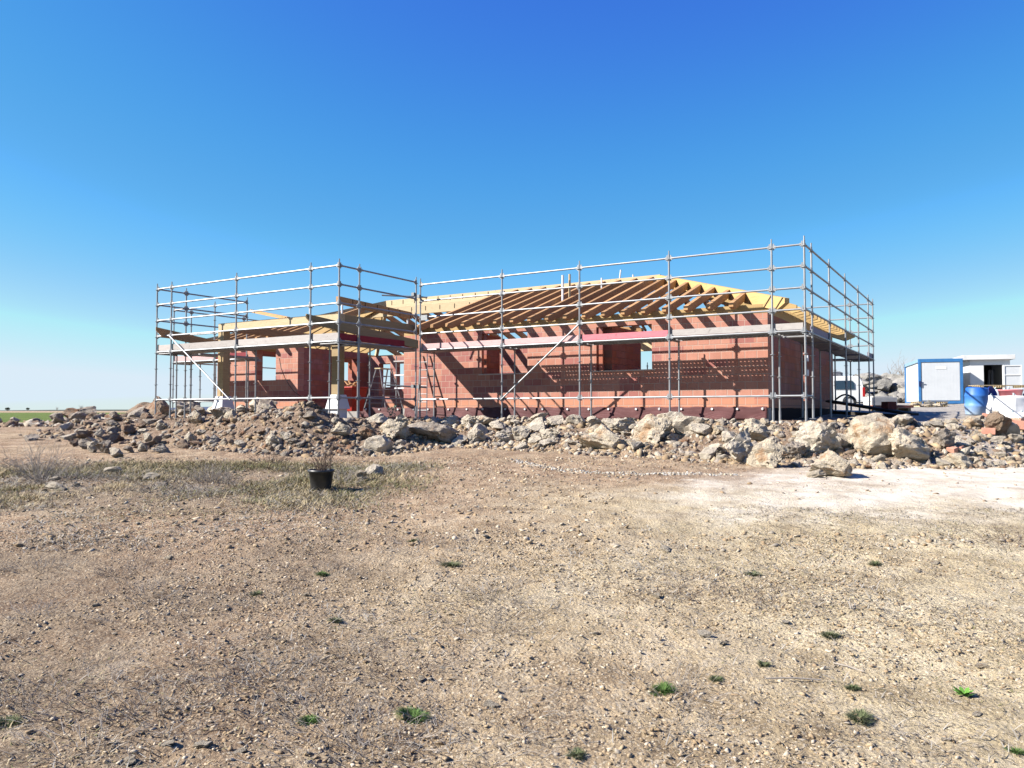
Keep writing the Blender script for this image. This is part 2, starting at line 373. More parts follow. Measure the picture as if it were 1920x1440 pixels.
# ------------------------------------------------------------------ rocks
def rock_mesh(name, seed, sub, cuts, stretch, rough, mat):
    rnd = random.Random(seed); bm = bmesh.new(); bmesh.ops.create_icosphere(bm, subdivisions=sub, radius=1)
    pl = []
    for _ in range(cuts):
        n = Vector((rnd.gauss(0, 1), rnd.gauss(0, 1), rnd.gauss(0, .8))).normalized(); pl.append((n, rnd.uniform(.34, .66)))
    o = Vector((rnd.uniform(-50, 50), rnd.uniform(-50, 50), rnd.uniform(-50, 50)))
    for v in bm.verts:
        p = v.co.copy()
        for n, c in pl:
            e = p.dot(n) - c
            if e > 0: p -= n * e * .96
        d = mn.fractal(p * 1.6 + o, 1.0, 2.0, 5) * rough - abs(mn.noise(p * 3.1 + o)) * rough * .9 + (mn.noise(p * 7 + o) * .10 + mn.noise(p * 15 + o) * .07 + mn.noise(p * 31 + o) * .045) * rough * 3.0
        p += v.co.normalized() * d
        v.co = Vector((p.x*stretch[0], p.y*stretch[1], p.z*stretch[2]))
    lo = Vector([min(v.co[i] for v in bm.verts) for i in range(3)]); hi = Vector([max(v.co[i] for v in bm.verts) for i in range(3)])
    for v in bm.verts:                                        # unit box, origin at the foot
        v.co = Vector(((v.co.x-lo.x)/(hi.x-lo.x)-.5, (v.co.y-lo.y)/(hi.y-lo.y)-.5, (v.co.z-lo.z)/(hi.z-lo.z)))
    me = bpy.data.meshes.new(name); bm.to_mesh(me); bm.free(); me.materials.append(mat)
    if sub > 3: me.polygons.foreach_set('use_smooth', [True]*len(me.polygons)); me.set_sharp_from_angle(angle=R(30))
    return me
BOULD = {k: [rock_mesh('boulder', 10*i+j, 5, 13, (1, 1, .9), .13, M[mk]) for j in range(4)]
         for i, (k, mk) in enumerate((('pale', 'rock_pale'), ('rust', 'rock_rust'), ('grey', 'rock_grey'), ('brown', 'rock_brown')))}
STONE = {k: [rock_mesh('stone', 200+10*i+j, 3, 12, (1, .9, .8), .13, M[mk]) for j in range(6)]
         for i, (k, mk) in enumerate((('pale', 'rock_pale'), ('rust', 'rock_rust'), ('grey', 'rock_grey'), ('brown', 'rock_brown'), ('far', 'rock_far')))}
ROCKS = []
def rock(mesh, loc, size, rot, label, group=None, name='boulder', cat='boulder', sink=.10):
    o = bpy.data.objects.new(name, mesh); COL.objects.link(o)
    o.location = (loc[0], loc[1], loc[2] - sink*size[2]); o.scale = size; o.rotation_euler = rot
    tag(o, label, cat, group); ROCKS.append((loc[0], loc[1], max(size[0], size[1])/2)); return o
def px_rock(x0, x1, y0, y1, kind, k, label, tilt=(0, 0), turn=None, depth=None, name='boulder', cat='boulder', sink=.08, deep=.85, stones=False):
    if depth is None and y1 < 806 and 340 < x0 < 640: depth = 20.6 - (x0-380)*.004
    p = hit((x0+x1)/2, y1) if depth is None else at((x0+x1)/2, y1, depth)
    w = (x1-x0)*p.y/F_PX; h = (y1-y0)*p.y/F_PX; yb = deep*min(w, h*1.6)
    p = p + Vector((p.x/p.y, 1, 0)) * (yb * .42)
    turn = random.uniform(-.35, .35) if turn is None else turn
    return rock((STONE if stones else BOULD)[kind][k % (6 if stones else 4)], p, (w*1.06, yb, h*1.12), (tilt[0], tilt[1], turn), label, name=name, cat=cat, sink=sink)

BIG = [ # x0 x1 y0 y1 kind mesh label
 (1348,1413,800,870,'pale',0,'tall pale boulder leaning right behind the orange-patched boulder',(0,.25)),
 (1398,1468,824,878,'rust',1,'orange-patched boulder with a dark underside at the foot of the bank',(.1,.3)),
 (1463,1515,830,866,'grey',2,'low grey boulder right of the orange-patched boulder',(0,.1)),
 (1517,1588,846,895,'rust',3,'lone wedge-shaped boulder lying out on the pale track',(0,.28)),
 (1395,1452,786,832,'rust',2,'blocky tan boulder on top of the bank under the corner of the scaffold',(0,.05)),
 (1487,1570,792,855,'pale',1,'broad boulder with a rusty top and white flank below the house corner',(0,.1)),
 (1586,1672,779,861,'rust',0,'largest cream and orange boulder with a split face',(0,.12)),
 (1659,1746,806,869,'rust',2,'knobbly cream boulder casting a dark shadow at the right end of the row',(0,.1)),
 (1845,1892,774,822,'brown',0,'pinkish brown boulder in front of the white bags',(0,.1)),
 (1744,1782,802,842,'grey',3,'mauve grey flat slab stone among white rubble',(.3,.2)),
 (1083,1167,798,846,'rust',3,'long cream boulder tilted down to the right on the bank',(0,.3)),
 (1183,1257,778,836,'rust',1,'tan and white boulder with a jagged grey top',(0,.1)),
 (1250,1283,775,808,'pale',2,'white rock standing on the bank edge right against the membrane',(0,.0)),
 (1127,1183,782,814,'pale',3,'white boulder above the long tilted one',(0,.15)),
 (667,708,801,826,'brown',1,'dark brown boulder beside a cream one left of the middle of the bank',(0,.1)),
 (706,760,787,824,'rust',1,'cream boulder just right of the dark brown one',(0,.1)),
 (730,778,782,827,'pale',3,'leaning cream boulder with its point up under the inner scaffold corner',(0,-.35)),
 (760,862,792,832,'grey',0,'wide grey and white boulder with a deep shaded right side',(0,.2)),
 (873,908,802,831,'pale',1,'angular white boulder in the middle of the low bank',(0,.2)),
 (927,968,801,831,'pale',0,'rounded white boulder, left of two standing side by side',(0,.1)),
 (963,996,799,829,'pale',2,'pointed white boulder, right of two standing side by side',(0,-.1)),
 (1008,1050,802,828,'pale',3,'flat-topped white boulder at the end of the low bank',(0,.1)),
 (620,655,791,819,'rust',3,'cream cube-like boulder at the right foot of the earth heap',(0,.1)),
 (828,866,780,803,'pale',0,'pale boulder on the bank top in front of the ladder',(0,.1)),
 (863,902,779,801,'pale',1,'whitish boulder on the bank top right of the ladder',(0,.1)),
 (201,228,841,859,'pale',2,'smooth pale wedge stone lying alone before the left rubble',(0,.15)),
 (180,208,827,852,'grey',1,'dark rounded boulder at the left foot of the rubble',(0,.1)),
 (159,181,825,849,'pale',3,'split pale boulder left of the dark rounded one',(0,.2)),
 (144,168,824,843,'grey',3,'dark angular boulder near the left tip of the rubble',(0,.2)),
 (129,146,823,838,'brown',2,'small brown boulder at the left tip of the rubble',(0,.1)),
 (229,251,836,849,'grey',0,'flat grey stone at the foot of the brown earth slope',(0,.1)),
 (258,276,831,848,'pale',1,'small dark-sided boulder at the foot of the left slope',(0,.1)),
 (286,316,834,850,'pale',0,'knobbly white boulder at the foot of the left slope',(0,.1)),
 (266,284,814,833,'pale',2,'white upright stone halfway up the left slope',(0,.1)),
 (200,224,811,827,'pale',3,'white slab stuck in the brown earth slope',(0,-.4)),
 (294,318,793,808,'pale',1,'pale pointed slab near the top of the left slope',(0,-.4)),
 (144,162,805,820,'rust',0,'whitish rounded boulder at the upper left of the slope',(0,.1)),
 (180,198,802,820,'pale',0,'pale twisted stone on the left slope',(0,-.2)),
 (357,378,769,793,'rust',3,'tall pinkish cream boulder standing left of the white pedestal',(0,.1)),
 (345,368,810,833,'pale',1,'round pale boulder pressed into the slope below the left post',(0,.1)),
 (430,454,768,797,'rust',0,'pale slab standing on edge on the earth heap',(0,-.55)),
 (497,528,815,839,'pale',1,'bright white knobbly boulder at the foot of the earth heap',(0,.1)),
 (524,546,812,830,'pale',2,'small white rock behind the bright knobbly boulder',(0,.1)),
 (538,563,823,839,'grey',2,'grey rounded rock right of the bright knobbly boulder',(0,.1)),
 (470,500,780,799,'grey',3,'grey dark-bellied boulder in the middle of the earth heap',(0,.15)),
 (488,523,758,773,'rust',2,'tan boulder on the crest of the earth heap',(0,.1)),
 (393,433,762,788,'grey',1,'grey layered boulder below the left white pedestal',(0,.2)),
 (393,416,814,833,'pale',0,'pale smooth stone low on the slope under the left pedestal',(0,-.3)),
 (413,428,822,836,'rust',1,'small square cream stone low on the slope',(0,.1)),
 (572,602,752,770,'brown',3,'earthy brown lump crowning the heap by the second standard',(0,.1)),
]
for i, (x0, x1, y0, y1, k, j, lab, tl) in enumerate(BIG):
    px_rock(x0, x1, y0, y1, k, j, lab, tl)
# slab under the lone boulder and stones out in the grass
for (x0, x1, y0, y1, k, j, lab) in [
 (1514,1546,880,897,'rust',1,'small flat cream slab under the lone boulder on the track'),
 (664,690,880,904,'rust',2,'cream stone just right of the potted shrub'),
 (686,718,872,893,'pale',4,'whitish stone behind the cream one near the potted shrub'),
 (196,228,874,888,'pale',3,'flat white rock in the tangled grass, nearest the rubble'),
 (86,130,905,920,'pale',1,'flat white rock low in the grass at the left'),
 (270,301,887,902,'pale',0,'grey-white rock in the middle of the tangled grass'),
 (293,318,902,911,'grey',2,'small dark-sided rock below the grey-white one in the grass'),
 (93,112,893,902,'pale',5,'pale little rock above the flat white one at the left'),
 (140,150,905,913,'pale',2,'tiny white rock between two flat ones in the grass')]:
    px_rock(x0, x1, y0, y1, k, j, lab, stones=True, name='stone', cat='stone', sink=.15, deep=.9)
# pale stones lying on the near ground
for i, (x, y, w) in enumerate([(317,1050,17),(1250,1033,26),(1320,1192,26),(1232,1120,22),(1116,1190,14),(1722,1073,16),(1755,1060,20),(1725,1175,16),(1775,1392,18),
  (575,1118,16),(180,1138,16),(450,1412,26),(245,1435,30),(316,1403,24),(382,1400,32),(845,1157,13),(830,1254,16),(920,1330,30),(790,1280,18),(1540,1127,12),(1473,1170,14),
  (1355,1213,20),(1350,1372,18),(1830,1345,22),(655,1005,10),(910,1007,14),(1150,965,10),(1845,1255,26),(352,1188,14),(215,1192,10)]):
    p = hit(x, y); s = w*p.y/F_PX
    lab = ['flat pale stone lying on bare near ground', 'pale chip of limestone on the near ground'][w < 17]
    rock(STONE['pale' if i % 3 else 'rust'][i % 6], p, (s, s*.8, s*.42), (0, 0, random.uniform(0, 6)), lab, ['flat pale stones on the near ground', 'limestone chips on the near ground'][w < 17], 'stone', 'stone', .25)

# rubble stones of the bank: separate stones, largest nearest; sampled where the bank is
def bank_points(n, x0, x1, y0, y1, dmin, dmax, seed):
    r = np.random.default_rng(seed); X = r.uniform(x0, x1, n*30); Y = r.uniform(y0, y1, n*30); d = pad_dist(X, Y)
    k = (d > dmin) & (d < dmax); return np.stack([X[k], Y[k], d[k]], -1)[:n]
LAB = {'left': ('rough limestone stone in the brown rubble slope below the left scaffold', 'stones in the left rubble slope'),
       'heap': ('stone half buried in the grey earth heap before the porch', 'stones in the earth heap before the porch'),
       'mid': ('pale rubble stone in the low bank before the long brick wall', 'rubble stones before the long brick wall'),
       'right': ('white rubble stone in the spread of rubble at the right', 'white rubble stones at the right')}
cnt = 0
def scatter(zone, pts, smin, smax, kinds, limit):
    global cnt; k = 0
    for x, y, d in pts:
        if k >= limit: break
        s = smin + (smax-smin) * random.random()**2.2
        if any((x-a)**2+(y-b)**2 < (.62*(s/2+c))**2 for a, b, c in ROCKS): continue
        kk = random.choice(kinds)
        rock(STONE[kk][random.randrange(6)], (x, y, gz(x, y)), (s, s*random.uniform(.6, 1), s*random.uniform(.4, .75)),
             (random.uniform(-.3, .3), random.uniform(-.3, .3), random.uniform(0, 6.3)), *LAB[zone], 'stone', 'stone', .28)
        k += 1; cnt += 1
scatter('left', bank_points(300, -13.5, -7.8, 17.5, 27, .1, 3.2, 1), .16, .6, ['pale', 'grey', 'brown', 'brown'], 62)
scatter('heap', bank_points(300, -7.8, -3.6, 17.5, 21.5, .1, 2.6, 2), .12, .38, ['grey', 'brown', 'pale'], 40)
scatter('mid', bank_points(500, -3.6, 5.2, 15.3, 23.5, .0, 2.3, 3), .22, .72, ['pale', 'pale', 'rust', 'pale'], 80)
scatter('right', bank_points(500, 5.2, 13.5, 15.0, 21.5, .05, 2.5, 4), .24, .7, ['pale', 'pale', 'pale', 'rust'], 80)
# windrow of dark rocks along the left, behind the track, and heaps behind the yard
for i in range(64):
    f = i/63; x = -21.5 + 12.8*f + random.uniform(-.4, .4); y = 29.5 - 1.2*f + random.uniform(-.7, .7); s = (.35 + .6*random.random()**1.8) * (1 if x > -16.6 else .42)
    k = random.choice(['pale', 'grey', 'grey', 'brown']); row = i % 2
    o = rock(STONE[k][i % 6], (x, y, gz(x, y) + (.12 if i % 3 == 0 else 0)), (s*1.15, s*.9, s*.8), (random.uniform(-.3, .3), random.uniform(-.3, .3), random.uniform(0, 6)),
         'rough rock in the long windrow of rocks at the far left', 'rocks in the windrow at the far left', 'boulder', 'boulder', .1)
for i in range(26):
    x = 21.5 + 10*random.random(); y = 53 + 4*random.random(); lay = i/26
    s = 1.1 + 1.5*random.random()
    rock(STONE['far'][i % 6], (x, y, gz(x, y) + lay*1.1), (s*1.2, s, s*.75), (random.uniform(-.4, .4), random.uniform(-.4, .4), random.uniform(0, 6)),
         'grey boulder in the distant heap left of the blue framed cabin', 'boulders in the heap beyond the yard', 'boulder', 'boulder', .15)

# small rubble and gravel: nobody could count them
def ico(sub):
    bm = bmesh.new(); bmesh.ops.create_icosphere(bm, subdivisions=sub, radius=1); bm.verts.ensure_lookup_table()
    V = np.array([v.co[:] for v in bm.verts]); Fc = np.array([[v.index for v in f.verts] for f in bm.faces]); bm.free(); return V, Fc
def litter(name, P, size, flat, mats, seed, label, sub=1):
    r = np.random.default_rng(seed); B, Fc = ico(sub); n = len(P); m = len(B)
    V = np.repeat(B[None], n, 0) * (1 + r.normal(0, .34, (n, m, 1)))
    V = V * (size[:, None, None] * np.stack([r.uniform(.7, 1.5, n), r.uniform(.45, 1, n), r.uniform(*flat, n)], -1)[:, None, :])
    a = r.uniform(0, 6.28, n); ca, sa = np.cos(a)[:, None], np.sin(a)[:, None]; tl = r.normal(0, .25, n)[:, None]
    x, y, z = V[..., 0], V[..., 1], V[..., 2]; z = z + x*tl; V = np.stack([x*ca-y*sa, x*sa+y*ca, z], -1) + P[:, None, :]
    F2 = (Fc[None] + (np.arange(n)*m)[:, None, None]).reshape(-1, 3)
    mi = np.repeat(r.integers(0, len(mats), n), len(Fc))
    o = mesh_np(name, V.reshape(-1, 3), F2, None, mats=mats, midx=mi); return tag(o, label, None, kind='stuff')
pb = [basic('pebble_pale', (.60, .51, .39), (.46, .38, .28), 8, .95, bmp=.2), basic('pebble_tan', (.44, .335, .215), (.33, .245, .15), 8, .95),
      basic('pebble_grey', (.36, .31, .25), (.27, .23, .18), 8, .95), basic('clod', (.36, .26, .16), (.25, .175, .105), 8, 1.0)]
def region(n, x0, x1, y0, y1, seed, pw=1.0):
    r = np.random.default_rng(seed); X = r.uniform(x0, x1, n); Y = y0 + (y1-y0)*r.uniform(0, 1, n)**pw
    k = np.abs(X) < Y*.70 + .4; return X[k], Y[k], r
X, Y, r = region(170000, -6.5, 6.5, 2.6, 9, 5, 1.2)
dens = np.clip(.45 + 2.2*fbm(X, Y, .8, 4, 77), .05, 1); k = r.uniform(0, 1, len(X)) < dens; X, Y = X[k], Y[k]
sz = .0042 + .013*r.uniform(0, 1, len(X))**4.0
litter('gravel', np.stack([X, Y, ground(X, Y)+sz*.02], -1), sz, (.3, .7), [pb[0], pb[0], pb[1], pb[1], pb[1], pb[2], pb[3], pb[3], pb[3]], 6, 'pale gravel and clods strewn over the near ground')
X, Y, r = region(26000, -13, 12, 8, 17, 8)
k = (pad_dist(X, Y) > 1.8) & ~((X > 1.5) & (np.abs(Y - np.interp(X, tcx, tcy)) < np.interp(X, tcx, twd)*1.1) & (r.uniform(0, 1, len(X)) < .93)); X, Y = X[k], Y[k]; sz = .008 + .032*r.uniform(0, 1, len(X))**4
litter('small_stones', np.stack([X, Y, ground(X, Y)], -1), sz, (.35, .7), [pb[0], pb[1], pb[2], pb[3], pb[3]], 9, 'small stones strewn over the middle ground')
pts = bank_points(60000, -14.5, 14.5, 15, 27.5, -.1, 2.7, 12); pts = pts[(pts[:, 2] > .0)]
sz = .014 + .085*RNG.uniform(0, 1, len(pts))**4.5
rb = [M['rock_pale'], M['rock_grey'], M['rock_brown'], pb[3]]
zz = ground(pts[:, 0], pts[:, 1]) - sz*.15
keep = (pts[:, 0] > -7.9) | (RNG.uniform(0, 1, len(pts)) < .38); pts, sz, zz = pts[keep], sz[keep], zz[keep]
lf = pts[:, 0] < -3.2
litter('rubble', np.stack([pts[lf, 0], pts[lf, 1], zz[lf]], -1), sz[lf]*1.15, (.5, .95), [M['rock_grey'], M['rock_brown'], pb[2], M['rock_brown'], pb[3]], 13, 'earth clods and small rubble of the left spoil heap')
litter('rubble', np.stack([pts[~lf, 0], pts[~lf, 1], zz[~lf]], -1), sz[~lf]*1.15, (.6, .95), [M['rock_pale'], pb[3], M['rock_brown'], M['rock_grey'], pb[1]], 14, 'small pale rubble of the bank in front of the wall')
x = RNG.uniform(-18, -8, 2200); f = (x+22)/14; y = 29.6 - 1.2*f + RNG.normal(0, .7, len(x)); sz = .05 + .2*RNG.uniform(0, 1, len(x))**2.5
litter('rubble', np.stack([x, y, ground(x, y)], -1), sz, (.6, .9), [M['rock_grey'], M['rock_brown'], M['rock_pale']], 15, 'small rubble between the rocks of the far left windrow')
x = RNG.uniform(20, 34, 1500); y = RNG.uniform(51, 58, len(x)); sz = .1 + .4*RNG.uniform(0, 1, len(x))**2.5
litter('rubble', np.stack([x, y, ground(x, y)+.3], -1), sz, (.6, .9), [M['rock_far']], 16, 'grey rubble of the heap beyond the yard')
# thin line of white gravel on the ground
pl = [(966,864),(1000,872),(1050,883),(1100,886),(1160,887),(1220,889),(1300,889),(1385,891)]
gp = [hit(*p) for p in pl]; P = []
for a, b in zip(gp[:-1], gp[1:]):
    for _ in range(int((b-a).length*200)):
        q = a.lerp(b, random.random()); P.append((q.x + random.gauss(0, .05), q.y + random.gauss(0, .085), 0))
P = np.array(P); P[:, 2] = ground(P[:, 0], P[:, 1]); sz = RNG.uniform(.008, .026, len(P))
litter('gravel_line', P, sz, (.5, .9), [basic('white_gravel', (.50, .48, .45), (.40, .38, .36), 9, .95), pb[0], pb[2]], 17, 'narrow curving line of white gravel')

# ------------------------------------------------------------------ scaffolding
def house_empty(name, u, v, z):
    return empty(name, W(u, v, z), -TH)
class HB(MB):
    """mesh builder in the house grid; x = -u, y = v"""
    def __init__(s, org): MB.__init__(s); s.org = (-org[0], org[1], org[2])
    def b(s, name, mats, parent, **k): return s.build(name, mats, parent, org=s.org, **k)
def H(u, v, z): return (-u, v, z)
STEP = .51; LV0 = .32; DECKZ = LV0 + 3*STEP
LEV = [LV0 + i*STEP for i in (0, 3, 4, 5, 6, 7)]
def standard(org, par, u, v, z1, z0=-.36, name='standard'):
    m = HB(org); z0 = min(gz(W(u, v).x, W(u, v).y) - .02, -.2) if z0 is None else z0
    m.tube(H(u, v, z0+.05), H(u, v, z1), .0242, 10)
    m.tube(H(u, v, z1-.002), H(u, v, z1+.10), .017, 8)
    m.tube(H(u, v, z0+.02), H(u, v, z0+.36), .03, 8); m.box(H(u+.075, v-.075, z0), H(u-.075, v+.075, z0+.012))
    k = LV0
    while k < z1:
        m.lathe([(.022, -.006), (.060, -.006), (.060, .006), (.022, .006)], H(u, v, k), 8); k += STEP
    return m.b(name, M['galv'], par)
def ledger(org, par, a, b, z, mat='galv'):
    m = HB(org); p = Vector(H(a[0], a[1], z+.03)); q = Vector(H(b[0], b[1], z+.03)); d = (q-p).normalized()
    m.tube(p + d*.07, q - d*.07, .0242, 8)
    for e, s in ((p, 1), (q, -1)):
        m.beam(e + d*s*.028, e + d*s*.10, .036, .075); m.beam(e + d*s*.048 + Vector((0, 0, -.075)), e + d*s*.048 + Vector((0, 0, .085)), .012, .03, up=d)
    return m.b('ledger', M[mat], par)
def perforated(m, x0, x1, y0, y1, z, pitch_x=.10, hx=.042, pitch_y=.105, hy=.024):
    """steel plank with rows of punched slots: the strips between the slots"""
    ys = []; y = y0 + .03
    while y + hy < y1 - .02: ys.append((y, y+hy)); y += pitch_y
    prev = y0
    for a, b in ys: m.box((x0, prev, z), (x1, a, z+.006)); prev = b
    m.box((x0, prev, z), (x1, y1, z+.006))
    n = int((x1-x0)/pitch_x); p = (x1-x0)/n
    for a, b in ys:
        for i in range(n+1):
            c = x0 + i*p; m.box((max(x0, c-(p-hx)/2), a, z), (min(x1, c+(p-hx)/2), b, z+.006))
def deck(org, par, a, b, w, z=DECKZ, holes=False):
    """platform bay: a->b outer edge in (u,v), w = vector to the inner edge"""
    m = HB(org); p = Vector(H(*a, z)); q = Vector(H(*b, z)); wv = Vector(H(w[0], w[1], 0)); d = (q-p).normalized(); wn_ = wv.normalized()
    W_ = wv.length; half = (W_-.06)/2
    for k in range(2):
        o = wn_*(.03 + k*(half+.005))
        if holes:
            x0, x1 = sorted((p.x, q.x)); y0 = p.y + .03 + k*(half+.005); perforated(m, x0+.05, x1-.05, y0, y0+half-.01, z+.045)
            for yy in (y0, y0+half-.018): m.box((x0+.05, yy, z-.015), (x1-.05, yy+.008, z+.044))
        else:
            c = p + d*.05 + o + wn_*half/2; e = q - d*.05 + o + wn_*half/2
            m.beam(c + Vector((0, 0, .02)), e + Vector((0, 0, .02)), half-.01, .06)
    for e in (p + d*.02, q - d*.02): m.tube(e + wn_*.03 + Vector((0, 0, -.03)), e + wn_*(W_-.03) + Vector((0, 0, -.03)), .022, 6)
    return m.b('deck_board', M['deck'], par)
def toe(org, par, a, b, mat, lab=None, z=DECKZ, h=.16, out=(0, 0)):
    m = HB(org); p = Vector(H(a[0]+out[0], a[1]+out[1], z+.065+h/2)); q = Vector(H(b[0]+out[0], b[1]+out[1], z+.065+h/2)); d = (q-p).normalized()
    m.beam(p + d*.05, q - d*.05, .03, h); o = m.b('toe_board', M[mat], par, bevel=.004)
    c = HB(org); c.beam(q - d*.035 + Vector((0, 0, -h/2)), q - d*.035 + Vector((0, 0, h/2+.02)), .05, .02, up=d); c.b('clip', M['galv_dark'], o)
    if lab: o['label'] = lab
    return o
def brace(org, par, a, b):
    m = HB(org); m.tube(a, b, .0242, 8)
    for e in (a, b): m.beam(Vector(e)-Vector((0, 0, .06)), Vector(e)+Vector((0, 0, .06)), .05, .03)
    return m.b('brace', M['galv'], par)
def bay(org, par, pts, levels, mat='galv'):
    for a, b in zip(pts[:-1], pts[1:]):
        for z in levels: ledger(org, par, a, b, z, mat)

# --- scaffold round the long wall, the right gable and the back
OB = (0, 0, -.3); SB = house_empty('scaffolding', *OB)
tag(SB, 'galvanised steel scaffolding along the long brick wall and round its right end', 'scaffolding')
fu = [-.0, .75, 3.33, 5.9, 8.42, 11.43]; sv = [.84, 3.22, 5.86, 8.48, 10.89, 12.1]
for u in fu: standard(OB, SB, u, 0, 4.02)
for u in fu[1:]: standard(OB, SB, u+.01, .73, DECKZ+.05, name='standard')
for v in sv: standard(OB, SB, 0, v, 4.0, -.2)
for v in sv[1:5]: standard(OB, SB, .73, v, DECKZ+.05, -.2)
bay(OB, SB, [(u, 0) for u in fu], LEV)
bay(OB, SB, [(0, 0)] + [(0, v) for v in sv], LEV[1:])
bay(OB, SB, [(0, 0), (0, .84)], LEV[:1])
backu = [0, .78, 3.3, 5.9, 8.5, 11.1, 13.7, 16.3]
for u in backu[1:]: standard(OB, SB, u, 12.1, 4.0, -.2)
bay(OB, SB, [(u, 12.1) for u in backu[:4]], LEV[1:])
for u in (3.3, 8.5): standard(OB, SB, u, 11.4, DECKZ+.05, -.2)
tm = ['toe_grey', 'toe_grey', 'toe_pink', 'toe_pale', 'toe_pale']; tl = [None, None, 'vivid pink toe board', 'pale pink toe board', 'pale pink toe board']
for i, (a, b) in enumerate(zip(fu[:-1], fu[1:])):
    deck(OB, SB, (a, 0), (b, 0), (0, .73), holes=(i < 4))
    toe(OB, SB, (a, 0), (b, 0), tm[i], tl[i], out=(0, .045))
sb2 = [0] + sv
M['toe_violet'] = wood('violet_grey_board', (.30, .25, .34), (.24, .2, .28), (2, 2, 6))
for i, (a, b) in enumerate(zip(sv[:-1], sv[1:])):
    deck(OB, SB, (0, a), (0, b), (.73, 0))
    if i in (0, 4): toe(OB, SB, (0, a), (0, b), 'toe_violet', 'violet grey toe board', out=(.045, 0))
for a, b in zip(backu[:3], backu[1:4]): deck(OB, SB, (a, 12.1), (b, 12.1), (0, -.73))
brace(OB, SB, H(8.42, -.05, LV0), H(5.9, -.05, LV0+4*STEP))
for (v, z) in ((.62, 1.29), (.62, .93)):
    m = HB(OB); m.box(H(.16, v+.42, z-.075), H(.13, v+.30, z+.075)); m.box(H(.16, v+.20, z-.09), H(.13, v+.12, z+.075)); m.b('notice_plate', M['white_board'], SB)
# swivel tubes tying it to the porch scaffold
for z, L in ((3.55, 1.25), (.74, .8)):
    m = HB(OB); m.tube(H(11.9+L*.45, -.62, z+.05), H(11.25, .12, z-.02), .024, 8)
    for u, v in ((11.43, -.07), (11.3, -.5)): m.box(H(u+.05, v-.05, z-.05), H(u-.05, v+.05, z+.05))
    m.b('coupler_tube', M['galv_dark'], SB)
m = HB(OB); m.box(H(11.36, -.06, 2.80), H(11.12, -.03, 2.96)); m.b('coupler_plate', M['galv'], SB)
m = HB(OB); m.tube(H(10.6, -.0, LEV[4]+.09), H(8.9, -.0, LEV[4]+.02), .006, 5); m.b('tie_wire', M['galv_dark'], SB)

# --- scaffold round the porch and the left end
OA = (15.3, -3.76, -.3); SA = house_empty('scaffolding', *OA)
tag(SA, 'galvanised steel scaffolding wrapped around the timber porch and left end of the house', 'scaffolding')
pu = [11.23, 12.3, 15.38, 18.47, 19.22]; v0 = -3.76
for u in pu: standard(OA, SA, u, v0, 4.0, -.42)
for u in pu: standard(OA, SA, u-.02, v0+.73, DECKZ+.05, -.4)
for v in (-2.97, -.46): standard(OA, SA, 11.23, v, 3.98, -.36)
for v in (-1.7,): standard(OA, SA, 11.97, v, DECKZ+.05, -.36)
for v in (-2.69, -.18): standard(OA, SA, 19.22, v, 4.0, -.4)
for u in (21.01, 23.45): standard(OA, SA, u, -.18, 3.98, -.4)
for u in (20.0, 21.6, 22.8): standard(OA, SA, u, .55, DECKZ+.05, -.4)
ev = [.63, 3.2, 5.8, 8.4, 10.9]
for v in ev: standard(OA, SA, 23.5, v, 3.98, -.4)
for v in (1.3, 3.2, 5.8): standard(OA, SA, 22.85, v, DECKZ+.05, -.4)
bay(OA, SA, [(u, v0) for u in pu], LEV)
for u in (pu[1], pu[2], pu[3]): ledger(OA, SA, (u, v0), (u, v0+.73), DECKZ-.02, 'galv_dark')
bay(OA, SA, [(11.23, v0), (11.23, -2.97), (11.23, -.46)], LEV, 'galv')
bay(OA, SA, [(19.22, v0), (19.22, -2.69), (19.22, -.18)], LEV)
bay(OA, SA, [(19.22, -.18), (21.01, -.18), (23.45, -.18)], [LEV[0], LEV[1], LEV[3], LEV[5]])
bay(OA, SA, [(23.5, -.18), (23.5, .63), (23.5, 3.2), (23.5, 5.8)], [LEV[1], LEV[3], LEV[5]])
for a, b in zip(pu[:-1], pu[1:]):
    deck(OA, SA, (a, v0), (b, v0), (0, .73)); toe(OA, SA, (a, v0), (b, v0), 'toe_grey', out=(0, .045), h=.19)
for a, b in ((v0, -2.97), (-2.97, -.46)):
    deck(OA, SA, (11.23, a), (11.23, b), (.73, 0)); toe(OA, SA, (11.23, a), (11.23, b), 'toe_red', 'dark red toe board', out=(.045, 0), h=.18)
for a, b in ((v0, -2.69), (-2.69, -.18)): deck(OA, SA, (19.22, a), (19.22, b), (-.73, 0))
for a, b in ((19.22, 21.01), (21.01, 23.45)):
    deck(OA, SA, (a, -.18), (b, -.18), (0, .73)); toe(OA, SA, (a, -.18), (b, -.18), 'toe_red' if a < 20 else 'toe_pale', 'red toe board' if a < 20 else 'pale pink toe board', out=(0, .045), h=.2)
brace(OA, SA, H(18.47, v0-.05, LV0+4*STEP), H(15.55, v0-.05, LV0))

